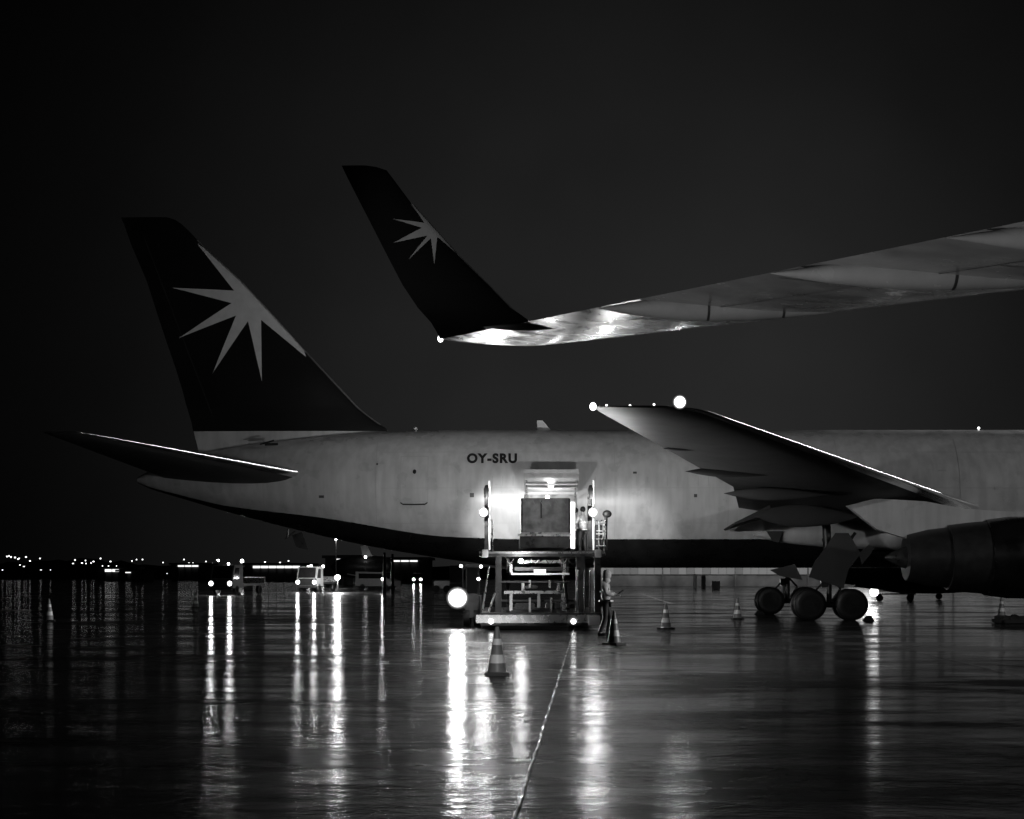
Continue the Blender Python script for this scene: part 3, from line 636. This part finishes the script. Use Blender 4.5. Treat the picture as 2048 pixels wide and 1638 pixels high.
for c_, r_, w_, h_ in ((1030,1207,40,12),(1092,1206,30,14),(1050,1171,26,7)):
    new(lambda bm: box(bm, X_(c_), X_(c_+w_), 50.5, 50.9, Z_(r_+h_), Z_(r_), .03), 'tank', M['dark'], ld)
for r_ in (1046,1062,1078,1092): new(lambda bm: tube(bm, P(1192,r_,50.45), P(1212,r_,50.45), .016), 'ladder_rung', M['steel'], ld)
for c_ in (970,1196): new(lambda bm: [box(bm, X_(c_)-.10, X_(c_)+.10, 49.86, 49.98, Z_(1115), Z_(1099), .02)], 'bumper_block', M['white'], ld)
# freight container on the bridge
ct = new(lambda bm: [box(bm, X_(1042,53), X_(1140,53), 53.0, 54.6, 2.955, Z_(996,53), .03)], 'freight_container', M['curtain'])
tag(ct, 'dark canvas-sided freight container on the loader bridge in front of the hold door', 'container')
BX('base_edge', M['steel'], ct, X_(1042,53), X_(1140,53), 52.96, 52.995, 2.955, 3.0)
for x in (X_(1042,53), X_(1139,53)-.03): BX('corner_post', M['dark'], ct, x, x+.05, 52.97, 52.995, 3.0, Z_(997,53))
BX('strap', M['black'], ct, X_(1081,53), X_(1083.5,53), 52.98, 52.995, 3.45, 4.0)
def arrow(bm):
    for k in range(6): tube(bm, (X_(1050+15*k,53), 52.985, 4.02), (X_(1057+15*k,53), 52.985, 3.78+.1*random.random()), .012, .012, 6)
new(arrow, 'lashing_rope', mat('rope', .3, .7), ct)
lamp('SPOT', P(975,1024,50.9), 8000, (.05,63.5,3.5), .06, 20, 1.0)
lamp('SPOT', P(1190,1022,50.9), 4200, (4.3,63.5,3.2), .06, 20, 1.0)
lamp('POINT', (1.4, 62.6, 4.45), 60, None, .1)
# ================================================================ PEOPLE
def person(loc, rz, label, pose, hooded=False, jm='jacket', group=None):
    J = {'pelvis':(0,0,.95,.125,.10),'spine':(0,0,1.13,.12,.095),'chest':(.0,0,1.33,.15,.11),'neck':(.015,0,1.50,.055,.055),'head':(.035,0,1.60,.085,.09),'crown':(.03,0,1.69,.075,.08),
         'shL':(0,.17,1.42,.062,.062),'shR':(0,-.17,1.42,.062,.062),'hipL':(0,.085,.90,.085,.09),'hipR':(0,-.085,.90,.085,.09)}
    J.update(pose)
    E = [('pelvis','spine'),('spine','chest'),('chest','neck'),('neck','head'),('head','crown'),('chest','shL'),('chest','shR'),('shL','elL'),('shR','elR'),('elL','wrL'),('elR','wrR'),
         ('pelvis','hipL'),('pelvis','hipR'),('hipL','knL'),('hipR','knR'),('knL','anL'),('knR','anR'),('anL','toL'),('anR','toR')]
    for s in 'LR':
        e, wv = Vector(J['el'+s][:3]), Vector(J['wr'+s][:3]); d = (wv-e).normalized()
        n = d.cross(Vector((0,0,1))); n = n.normalized() if n.length > .1 else Vector((0,1,0)); b = n.cross(d)
        pm = wv+d*.06; J['pa'+s] = tuple(pm)+(.026,.02); E.append(('wr'+s,'pa'+s))
        for k, (o, ln) in enumerate(((-.03,.065),(-.01,.078),(.01,.072),(.03,.055))):
            a = pm+d*.035+n*o; J[f'f{k}{s}'] = tuple(a)+(.009,.009); J[f'g{k}{s}'] = tuple(a+d*ln*.6-b*.012)+(.008,.008); J[f'h{k}{s}'] = tuple(a+d*ln*.9-b*.035)+(.007,.007)
            E += [('pa'+s,f'f{k}{s}'),(f'f{k}{s}',f'g{k}{s}'),(f'g{k}{s}',f'h{k}{s}')]
        a = wv+d*.04-n*.035; J['t0'+s] = tuple(a)+(.011,.011); J['t1'+s] = tuple(a+d*.04-n*.02)+(.009,.009); E += [('pa'+s,'t0'+s),('t0'+s,'t1'+s)]
    def skin(keys, edges, scale, add, name, m, parent, root, rx=None):
        idx = {k: i for i, k in enumerate(keys)}
        me = bpy.data.meshes.new(name); me.from_pydata([J[k][:3] for k in keys], [(idx[a], idx[b]) for a, b in edges], [])
        o = bpy.data.objects.new(name, me); COL.objects.link(o)
        md = o.modifiers.new('s', 'SKIN'); md.use_smooth_shade = True; md.branch_smoothing = .4
        for k in keys:
            sv_ = me.skin_vertices[0].data[idx[k]]; r = (rx or {}).get(k, J[k][3:5]); sv_.radius = (r[0]*scale+add, r[1]*scale+add); sv_.use_root = (k == root)
        o.modifiers.new('u', 'SUBSURF').levels = 1
        dg = bpy.context.evaluated_depsgraph_get(); dg.update(); m2 = bpy.data.meshes.new_from_object(o.evaluated_get(dg))
        bpy.data.objects.remove(o); bpy.data.meshes.remove(me)
        q = bpy.data.objects.new(name, m2); COL.objects.link(q); m2.materials.clear(); m2.materials.append(m)
        if parent is not None: q.parent = parent
        return q
    body = skin(list(J), E, 1, 0, 'person', M['skin'], None, 'pelvis')
    body.location = loc; body.rotation_euler = (0,0,rz); tag(body, label, 'person', group); LOCAL[0] = True
    tk = ['pelvis','spine','chest','shL','shR','elL','elR','wrL','wrR']; te = [e for e in E if e[0] in tk and e[1] in tk]
    skin(tk, te, 1.03, .028, 'jacket', M[jm], body, 'pelvis', {'pelvis':(.15,.125),'wrL':(.035,.035),'wrR':(.035,.035)})
    lk_ = ['pelvis','hipL','hipR','knL','knR','anL','anR']; le_ = [e for e in E if e[0] in lk_ and e[1] in lk_]
    skin(lk_, le_, 1.0, .016, 'trousers', M['trousers'], body, 'pelvis')
    for s in 'LR':
        a, t_ = J['an'+s], J['to'+s]
        new(lambda bm: [ball(bm, (a[0],a[1],.06), .065, s=(1,.8,1)), ball(bm, ((a[0]+t_[0])/2+.02,(a[1]+t_[1])/2,.045), .06, s=(2.0,.8,.75))], 'shoe', M['black'], body)
    hx, hy, hz = J['head'][:3]
    new(lambda bm: [ball(bm, (hx+.10,hy,hz+.0), .017, s=(1,.8,1.4)), ball(bm, (hx+.085,hy+.032,hz+.03), .012), ball(bm, (hx+.085,hy-.032,hz+.03), .012)], 'face', M['skin'], body)
    if hooded: new(lambda bm: [ball(bm, (hx-.02,hy,hz+.055), .135, 16, 12, s=(1,.9,1.12)), ball(bm, (hx-.03,hy,hz-.09), .12, 14, 8, s=(1,1,.8))], 'hood', M['hood'], body)
    else: new(lambda bm: [ball(bm, (hx-.022,hy,hz+.065), .108, 16, 12, s=(1,.88,1))], 'hair', M['black'], body)
    for z in ((.93,.97),(1.18,1.22)):
        new(lambda bm: lathe(bm, [(z[0],.205 if z[0] < 1 else .17),(z[1],.20 if z[0] < 1 else .172)], (0,0,0), 'Z', 24, .82), 'reflective_stripe', M['reflect'], body)
    LOCAL[0] = False
    return body
pz = lambda x, y, z, r: (x, y, z, r, r)
# the walker with a clipboard, facing right
walk = dict(elL=pz(.02,.24,1.14,.042), wrL=pz(.25,.12,1.12,.028), elR=pz(.03,-.25,1.14,.042), wrR=pz(.26,-.14,1.13,.028),
            knL=pz(.10,.10,.49,.06), anL=pz(.02,.10,.08,.042), toL=pz(.15,.11,.035,.034), knR=pz(.0,-.09,.49,.06), anR=pz(-.16,-.09,.09,.042), toR=pz(-.03,-.10,.035,.034))
gx, gy = G(1212, 1272)
person((gx, gy, 0), R(-12), 'person in a pale hood and reflective jacket, standing on wet ground and reading a clipboard', walk, True)
cb = new(lambda bm: box(bm, -.11, .13, -.10, .10, -.008, .008, .003), 'clipboard', M['black']); cb.location = (gx+.36, gy-.10, 1.17); cb.rotation_euler = (0, R(-38), R(-12))
tag(cb, 'dark clipboard held by the hooded person beside the loader', 'clipboard')
new(lambda bm: box(bm, -.09, .10, -.085, .085, .009, .012), 'paper', M['trousers'], None).parent = cb
wk = dict(elL=pz(.05,.25,1.18,.042), wrL=pz(.28,.2,1.22,.028), elR=pz(.05,-.25,1.18,.042), wrR=pz(.28,-.2,1.2,.028), knL=pz(.03,.11,.5,.06), anL=pz(0,.12,.08,.042), toL=pz(.13,.13,.035,.034), knR=pz(.03,-.11,.5,.06), anR=pz(0,-.12,.08,.042), toR=pz(.13,-.13,.035,.034))
pzl = Z_(1112)+.10
person((X_(1166,59.5), 59.5, pzl), R(120), 'dark-haired worker in a reflective jacket standing on the loader platform close to its lamp', wk)
person((X_(1151,60.4), 60.4, pzl), R(60), 'second worker on the loader platform, half behind, next to the hold door', wk, jm='curtain')
# ================================================================ CONES
def make_cone(label, loc):
    t = empty('traffic_cone', (0,0,0), label, 'traffic cone', 'traffic cones on the wet apron')
    new(lambda bm: box(bm, -.21,.21,-.21,.21,0,.045,.012), 'base', M['black'], t)
    rr = lambda h: .165-(h/.80)*.135
    new(lambda bm: lathe(bm, [(.045,rr(.0)+.015),(.06,rr(.05)),(.79,rr(.79)),(.80,.018)], seg=24), 'cone_body', M['orange'], t)
    for a, b in ((.20,.34),(.50,.60)): new(lambda bm: lathe(bm, [(a,rr(a)+.004),(b,rr(b)+.004)], seg=24), 'reflective_band', M['reflect'], t)
    t.location = loc; return t
def copy_tree(o, parent=None):
    c = o.copy(); COL.objects.link(c)
    if parent is not None: mi = o.matrix_parent_inverse.copy(); c.parent = parent; c.matrix_parent_inverse = mi
    for ch in [x for x in bpy.data.objects if x.parent == o]: copy_tree(ch, c)
    return c
cones = [('striped cone nearest the camera, in front of the loader', 994, 1350, 1.0), ('striped cone standing at the feet of the hooded person', 1228, 1289, 1.0),
         ('striped cone alone between the hooded person and the jet wheels', 1332, 1258, 1.0), ('dark cone just left of the jet wheels', 1475, 1238, 1.0),
         ('striped cone standing alone at the far left of the apron', 98, 1242, 1.0), ('small cone left of the truck headlights', 391, 1215, 1.0), ('cone beneath the engine at the right edge', 2003, 1233, 1.0)]
c0 = None
for lb, c, r, s in cones:
    x, y = G(c, r)
    if c0 is None: c0 = make_cone(lb, (x, y, 0)); continue
    k = copy_tree(c0); k.location = (x, y, 0); k.rotation_euler.z = random.uniform(0, 1.5); k['label'] = lb
# chocks
for lb, c, r in (('black wheel chock in front of the right-hand jet wheel', 1737, 1241), ('black wheel chock behind the left-hand jet wheel', 1519, 1229)):
    x, y = G(c, r); q = new(lambda bm: prism(bm, [Vector((x-.2,y-.1,0)),Vector((x+.2,y-.1,0)),Vector((x+.08,y-.1,.17)),Vector((x-.08,y-.1,.17))], (0,.22,0)), 'wheel_chock', M['black'], None, False)
    tag(q, lb, 'wheel chock', 'wheel chocks')
# ================================================================ VEHICLES
def truck(loc, rz, label, scale=1.0):
    t = empty('apron_truck', (0,0,0), label, 'truck', 'trucks driving across the apron')
    # local: +X forward
    cabp = [(1.2,.55),(3.1,.55),(3.15,1.35),(2.75,2.45),(1.3,2.5)]
    c = new(lambda bm: prism(bm, [Vector((x,-1.02,z)) for x, z in cabp], (0,2.04,0)), 'cab', M['cab'], t, False)
    new(lambda bm: prism(bm, [Vector((3.152,-.9,1.36)),Vector((3.152,.9,1.36)),Vector((2.80,.85,2.36)),Vector((2.80,-.85,2.36))], (.012,0,.004)), 'windscreen', M['glass'], c, False)
    for sy in (-1,1): new(lambda bm: prism(bm, [Vector((x, sy*1.021, z)) for x, z in ((1.95,1.35),(2.95,1.35),(2.62,2.25),(1.95,2.25))], (0,sy*.01,0)), 'side_window', M['glass'], c, False)
    new(lambda bm: box(bm, -2.9, 1.15, -1.0, 1.0, .75, .95, .02), 'flatbed', M['dark'], t)
    new(lambda bm: [box(bm, -2.9, -2.82, -1.0, 1.0, .95, 1.5, .01), box(bm, -2.9, 1.1, -1.0, -.96, 1.42, 1.48), box(bm, -2.9, 1.1, .96, 1.0, 1.42, 1.48), box(bm, .3,.38,-1,-.96,.95,1.42), box(bm,-1.4,-1.32,-1,-.96,.95,1.42)], 'side_rails', M['steel'], t)
    new(lambda bm: box(bm, 3.1, 3.25, -1.0, 1.0, .40, .62, .03), 'bumper', M['dark'], t)
    new(lambda bm: box(bm, 3.13, 3.17, -1.0, 1.0, .64, 1.3, .01), 'grille', M['black'], c)
    for x in (2.3,-1.9):
        for y in (-.9,.9):
            bm = bmesh.new(); lathe(bm, [(-.12,.18),(-.13,.36),(0,.41),(.13,.36),(.12,.18)], (x,y,.41), 'Y', 20); wv = fin_bm('wheel', bm, M['rubber'], t)
            new(lambda b2: lathe(b2, [(-.125,.0),(-.125,.2)] if y < 0 else [(.125,.2),(.125,0)], (x,y,.41), 'Y', 16), 'rim', M['rim'], wv)
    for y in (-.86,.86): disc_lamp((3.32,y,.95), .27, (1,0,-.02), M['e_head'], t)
    new(lambda bm: ball(bm, (1.9,0,2.58), .09), 'roof_beacon', M['e_far'], t)
    t.location = loc; t.rotation_euler.z = rz; return t
def place_truck(o, c, r, rz): x, y = G(c, r); o.location = (x, y, 0); o.rotation_euler.z = rz
tr = truck((0,0,0), 0, 'pale-cabbed flatbed truck with headlights on, nearer one at left'); place_truck(tr, 478, 1189, R(-108))
t2 = copy_tree(tr); t2['label'] = 'truck with headlights on, just right of the pale flatbed truck and farther away'; place_truck(t2, 636, 1183, R(-104))
def beam(o, y, e=260):
    a = Vector((o.location.x, o.location.y, 0)); q = Matrix.Rotation(o.rotation_euler.z, 3, 'Z')
    s = a+q @ Vector((3.5,y,.95)); lamp('SPOT', s, e, s+q @ Vector((10,0,-.9)), .08, 55, .6)
for o in (tr, t2):
    for y in (-.86,.86): beam(o, y)
# van seen head-on far away
def van(loc, rz, label, hl=True, m='cab', name='apron_van'):
    t = empty(name, loc, label, 'van', rz=rz); LOCAL[0] = True
    b = new(lambda bm: prism(bm, [Vector((x,-.9,z)) for x, z in ((-2.4,.4),(2.4,.4),(2.45,1.0),(1.7,1.2),(1.1,1.95),(-2.4,2.05))], (0,1.8,0)), 'body', M[m], t, False)
    new(lambda bm: prism(bm, [Vector((1.68,-.8,1.24)),Vector((1.68,.8,1.24)),Vector((1.14,.75,1.9)),Vector((1.14,-.75,1.9))], (.03,0,.03)), 'windscreen', M['glass'], b, False)
    for sy in (-1,1): new(lambda bm: prism(bm, [Vector((x, sy*.901, z)) for x, z in ((-2.0,1.25),(1.4,1.25),(1.0,1.8),(-2.0,1.85))], (0,sy*.01,0)), 'side_window', M['glass'], b, False)
    for x in (1.5,-1.5):
        for y in (-.8,.8):
            bm = bmesh.new(); lathe(bm, [(-.1,.15),(-.1,.32),(.1,.32),(.1,.15)], (x,y,.33), 'Y', 16); fin_bm('wheel', bm, M['rubber'], t)
    if hl:
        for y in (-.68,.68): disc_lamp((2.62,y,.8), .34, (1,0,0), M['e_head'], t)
    LOCAL[0] = False
    return t
x, y = G(835, 1167); van((x, y, 0), R(-88), 'dark van facing the camera with two headlights close together', m='dark')
x, y = G(858, 1168); van((x, 190, 0), R(-25), 'pale van behind the twin headlights, under the jet tail', hl=False)
# tug with the dazzling lamp, left of the loader
tg = empty('baggage_tug', (X_(930,53), 53, 0), 'dark baggage tug with a dazzling lamp, left of the loader', 'tug')
tz = lambda: None
x0, x1 = X_(927,53), X_(960,53)
BX('body', M['dark'], tg, x0, x1, 52.9, 55.6, .3, 1.05, bev=.06)
new(lambda bm: [box(bm, x0+.02, x1-.02, 53.6, 55.2, 1.9, 2.0, .03)]+[tube(bm, (xx,yy,1.0),(xx,yy,1.92),.03) for xx in (x0+.07,x1-.07) for yy in (53.7,55.1)], 'cab_frame', M['dark'], tg)
BX('windscreen', M['glass'], tg, x0+.1, x1-.1, 53.66, 53.69, 1.05, 1.88)
for xx in (x0+.1,x1-.1):
    for yy in (53.1,55.1):
        bm = bmesh.new(); lathe(bm, [(-.09,.15),(-.1,.3),(.1,.3),(.09,.15)], (xx,yy,.32), 'X', 18); fin_bm('wheel', bm, M['rubber'], tg)
new(lambda bm: tube(bm, P(940,1199,53.0), P(916,1199,52.6), .035), 'lamp_bracket', M['dark'], tg)
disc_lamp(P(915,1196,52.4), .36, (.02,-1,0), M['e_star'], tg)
for c, r in ((922,1132),(962,1133),(957,1158)): new(lambda bm: ball(bm, P(c,r,52.9), .05), 'marker_lamp', M['e_mark'], tg)
lamp('SPOT', P(915,1196,52.2), 900, (-.6,30,.2), .15, 110, .8)
# dark low trailer at the right edge
dl = empty('baggage_dolly', (20, 57, 0), 'dark low dolly with rounded end at the right edge, below the engine', 'dolly')
x0 = X_(1998,57); zt = Z_(1233,57)
new(lambda bm: [box(bm, x0, x0+3.2, 56.6, 58.0, zt-.32, zt, .1)], 'bed', M['black'], dl)
for xx in (x0+.45, x0+2.7):
    bm = bmesh.new(); lathe(bm, [(-.07,.1),(-.08,.16),(.08,.16),(.07,.1)], (xx,56.75,.16), 'Y', 16); fin_bm('wheel', bm, M['rubber'], dl)
# dollies behind the wheels
for lb, c, r in (('small baggage dolly seen behind the jet wheels', 1790, 1203), ('second baggage dolly, seen beneath the jet engine', 1850, 1199)):
    x, y = G(c, r); d = empty('baggage_dolly', (x, y, 0), lb, 'dolly', 'dollies parked beyond the jet')
    new(lambda bm: [box(bm, x-1.3,x+1.3,y,y+1.5,.42,.52,.01), box(bm, x-1.3,x-1.24,y,y+1.5,.52,1.2), box(bm,x+1.24,x+1.3,y,y+1.5,.52,1.2)], 'bed', M['dark'], d)
    for xx in (x-.95,x+.95):
        bm = bmesh.new(); lathe(bm, [(-.07,.08),(-.08,.22),(.08,.22),(.07,.08)], (xx,y+.05,.22), 'Y', 16); fin_bm('wheel', bm, M['rubber'], d)
# ================================================================ BACKGROUND
def lamp_post(px, py, Y, label, group, m, r=.25, name='lamp_post', flat=1.0):
    p = P(px, py, Y); t = empty(name, (p.x, Y, 0), label, 'lamp', group)
    new(lambda bm: tube(bm, (p.x,Y+.1,0), (p.x,Y+.1,p.z), .09 if Y < 400 else .12, .05, 6), 'pole', M['dark'], t)
    new(lambda bm: ball(bm, p, r, 8, 6, s=(flat,.6,1)), 'lamp_head', M[m], t)
    return t
lamp_post(675, 1155, 160, 'low flood lamp throwing the widest light streak on the wet ground', None, 'e_col', .25)
lamp_post(765, 1158, 150, 'low lamp between the flood lamp and the twin headlights', None, 'e_post', .1)
hp = lamp_post(672, 1079, 230, 'tall thin light mast just under the jet tail', None, 'e_post', .12, 'light_mast')
px_ = P(672,1079,229); lamp('POINT', px_, 300, None, .3)
for c, r, Y, s, lb in ((731,1114,260,.3,'lamp beside the far airliner fin under the jet tail'),(436,1136,300,.55,'largest pole lamp above the left headlight of the pale truck'),(484,1122,300,.5,'square pole lamp above the cab of the pale truck'),
    (646,1133,280,.35,'pole lamp above the cab of the second truck'),(617,1134,280,.4,'round pole lamp between the long terminal and the second truck'),(437,1121,300,.3,'smallest and highest pole lamp above the pale truck')):
    lamp_post(c, r, Y, lb, 'pole lamps above the trucks', 'e_far', s*.6)
far = [(14,1113),(18,1112),(22,1114),(30,1115),(36,1118),(38,1117),(52,1114),(80,1117),(48,1133),(150,1120),(146,1127),(164,1126),(171,1121),(172,1127),(182,1126),(187,1123),(201,1117),(221,1123),(205,1132),(217,1132),(233,1132),(247,1135),
       (264,1122),(300,1146),(334,1147),(350,1146),(357,1146),(365,1146),(388,1147),(326,1125),(378,1126),(386,1126),(425,1127),(434,1120),(82,1140),(5,1140),(101,1140),(285,1119),(368,1119),(530,1124),(560,1125),(568,1129),(577,1122),(530,1128),(412,1123),(60,1122),(40,1130),(273,1119),(850,1124),(1363,1142),(1403,1141),(1420,1141)]
base = None
for c, r in far:
    Y = 620.0; p = P(c, r, Y); s = random.choice((.16,.22,.3,.38))
    if base is None:
        base = lamp_post(c, r, Y, 'tiny bright lamp on the dark horizon far across the apron', 'far lamps on the horizon', 'e_dist', .27, 'distant_lamp')
        bx, bz = p.x, p.z; continue
    o = copy_tree(base); o.location = (p.x, Y, 0)
    # child meshes share data; scale the copy so that the head sits at its own height
    o.scale = (random.uniform(.7,1.3), 1, p.z/bz)
def ridge(bm):
    x = -420; pts = []
    while x < 300: pts.append((x, 3.4+2.2*random.random()+3.5*math.exp(-((x+190)/40)**2))); x += random.uniform(3, 9)
    a = [bm.verts.new((x, 700, -.5)) for x, z in pts]; b = [bm.verts.new((x, 706, z)) for x, z in pts]; c = [bm.verts.new((x, 740, z*.6)) for x, z in pts]
    for i in range(len(pts)-1): bm.faces.new((a[i],a[i+1],b[i+1],b[i])); bm.faces.new((b[i],b[i+1],c[i+1],c[i]))
tag(new(ridge, 'hills', mat('dark_scrub', .012, .9, noise=.5, nscale=.05), None), kind='structure')
# lit canopies and sheds
def shed(px0, px1, row, Y, h_px, label, strength='e_strip', cat='building', body=True, depth=18, name='terminal_shed'):
    a, b = P(px0, row, Y), P(px1, row, Y); hp_ = h_px*Y/F
    t = empty(name, ((a.x+b.x)/2, Y, 0), label, cat)
    BX('wall', M['bdark'], t, a.x-2, b.x+2, Y+.6, Y+depth, 0, a.z+hp_*.9)
    BX('canopy', M['bdark'], t, a.x-2.5, b.x+2.5, Y-.2, Y+1.0+depth, a.z+hp_*.9+.01, a.z+hp_*.9+.5)
    n = max(1, int((px1-px0)/14))
    for i in range(n):
        w0 = a.x+(b.x-a.x)*i/n; w1 = a.x+(b.x-a.x)*(i+1)/n
        BX('strip_light', M[strength], t, w0+.1, w1-.1, Y, Y+.2, a.z-hp_/2, a.z+hp_/2)
    for i in range(n+1):
        xx = a.x+(b.x-a.x)*i/n; BX('post', M['dark'], t, xx-.15, xx+.15, Y+.25, Y+.5, 0, a.z)
    return t
shed(505, 600, 1134, 420, 4.5, 'long low terminal behind the trucks with a bright strip of lights')
shed(355, 397, 1132, 480, 3, 'short lit canopy left of the long bright terminal')
shed(209, 238, 1141, 430, 5, 'dark shed with one bright white lit front at far left')
shed(250, 262, 1145, 430, 2, 'low shed with a thin lamp strip, right of the bright white front')
shed(672, 684, 1119, 300, 3, 'dark hangar end with one short lamp strip under the jet tail')
shed(699, 714, 1119, 310, 4, 'dark hangar end with a second short lamp strip, left of the twin poles')
shed(783, 836, 1122, 330, 3, 'terminal pier with a thin bright lamp line right of the twin poles')
for lb, c, r0 in (('taller dark pole of the pair under the jet belly', 769, 1105), ('shorter dark pole of the pair under the jet belly', 785, 1108)):
    a = P(c, r0, 140); tag(new(lambda bm: tube(bm, (a.x,140,0), (a.x,140,a.z), .16, .1), 'dark_pole', M['black']), lb, 'pole', 'pair of dark poles')
# far parked aircraft
fa = empty('far_airliner', (-20, 270, 0), 'small airliner parked far off beneath the jet tail, its pale fin showing', 'airplane')
y = 262.0
q = lambda c, r: P(c, r, y)
new(lambda bm: lathe(bm, [(q(662,0).x,.2),(q(672,0).x,1.1),(q(700,0).x,1.7),(q(768,0).x,1.7),(q(780,0).x,1.1),(q(786,0).x,.2)], (0,y,2.9), 'X', 20), 'fuselage', M['dark'], fa)
new(lambda bm: prism(bm, [q(721,1092),q(733,1090),(q(746,1115)),(q(750,1126)),(q(728,1126))], (0,.4,0)), 'tail_fin', M['ltail'], fa, False)
new(lambda bm: prism(bm, [q(698,1147)+Vector((0,-3,0)),q(734,1154)+Vector((0,-3,0)),q(734,1156)+Vector((0,-3,0)),q(698,1149)+Vector((0,-3,0))], (0,2,0)), 'wing', M['cab'], fa, False)
for c in (700, 760): new(lambda bm: lathe(bm, [(-.1,.1),(-.1,.5),(.1,.5),(.1,.1)], (q(c,0).x,y,.5), 'Y', 14), 'wheel', M['rubber'], fa)
# pale container block and trailer right of the van
t = BX('container_stack', M['cab'], None, P(899,0,150).x, P(925,0,150).x, 150, 152.4, 0.3, P(0,1131,150).z, bev=.05); tag(t, 'pale block-shaped container right of the far van, under the jet belly', 'container')
new(lambda bm: [box(bm, P(899,0,150).x, P(925,0,150).x, 149.9, 149.98, .9, .96)], 'ridge', M['steel'], t)
t = BX('low_trailer', M['white'], None, P(868,0,155).x, P(900,0,155).x, 155, 157, .4, 1.1, bev=.05); tag(t, 'low pale trailer between the far van and the block-shaped container', 'trailer')
for k in (872,894): new(lambda bm: lathe(bm, [(-.1,.1),(-.1,.35),(.1,.35),(.1,.1)], (P(k,0,155).x,154.95,.35), 'Y', 14), 'wheel', M['rubber'], t)
# lit hall on the right, behind the jet
hl = empty('cargo_hall', (40, 252, 0), 'long cargo hall behind the jet, its upper wall lit between dark columns', 'building')
Yh = 250.0; xa, xb = P(1180,0,Yh).x, P(2150,0,Yh).x
BX('wall', M['bwall'], hl, xa, xb, Yh+1, Yh+30, 0, 11)
BX('roof', M['bdark'], hl, xa-1, xb+1, Yh-1.5, Yh+31, 11.01, 11.8)
BX('base_wall', M['bwall'], hl, xa, xb, Yh+.6, Yh+.98, 0, EH+(HY-1151)*Yh/F)
n = 60
for i in range(n):
    w0 = xa+(xb-xa)*i/n; w1 = xa+(xb-xa)*(i+1)/n
    m_ = 'e_win' if random.random() < .8 else 'e_far0'
    if m_ == 'e_far0': M.setdefault('e_far0', emit('dim_wall_glow', .07)); 
    if 1690 < CX+w0*F/Yh < 1745: m_ = 'e_panel'
    M[m_].node_tree.nodes['Principled BSDF'].inputs['Base Color'].default_value = (.12,.12,.12,1)
    BX('wall_glow_panel', M[m_], hl, w0+.03, w1-.03, Yh+.8, Yh+.95, EH+.1, 9.8)  # glowing panels stand in for light falling on the upper wall
    if i % 9 == 0: BX('column', M['bwall'], hl, w0-.07, w0+.07, Yh-.2, Yh+.55, 0, 11)
al = lamp('AREA', (52, 243, 9.5), 3800, (52, 251, 3)); al.data.shape = 'RECTANGLE'; al.data.size = 95; al.data.size_y = 1.2      # added area light that washes the hall wall
st = BX('strip_light', M['e_panel'], hl, P(1690,0,180).x, P(1800,0,180).x, 180, 180.2, P(0,1139,180).z, P(0,1134,180).z)
for lb, c, r0, r1, wd, m_ in (('white box standing before the hall, below the jet belly', 1391, 1149, 1167, 6, 'white'), ('grey crate right of the white box before the hall', 1408, 1152, 1165, 7, 'bwall'), ('low pale cart farther right before the hall', 1433, 1163, 1171, 14, 'bwall'), ('pale cabinet seen between the jet wheels and the hall', 1573, 1158, 1178, 14, 'white')):
    Yk = F*EH/(max(r1,1168)-HY+8); a, b = P(c-wd/2, r1, Yk), P(c+wd/2, r0, Yk)
    t = BX('equipment_box', M[m_], None, a.x, b.x, Yk, Yk+1.2, 0.0, b.z, bev=.04); tag(t, lb, 'box')
    BX('lid', M['steel'], t, a.x-.03, b.x+.03, Yk-.03, Yk+1.23, b.z+.003, b.z+.06)
lamp('SPOT', (P(1740,0,175).x, 175, 9), 4200, (P(1740,0,130).x, 125, 0), .5, 90, .7)  # added backlight for the glare on the ground beyond the wheels
tag(new(lambda bm: [ball(bm, P(1748,1184,95), .26, 12, 8)], 'glare_ball', M['e_glare'], None), 'bright ball added to make the glare just right of the jet wheels', 'lamp')  # glowing ball added to stand in for a patch of glare
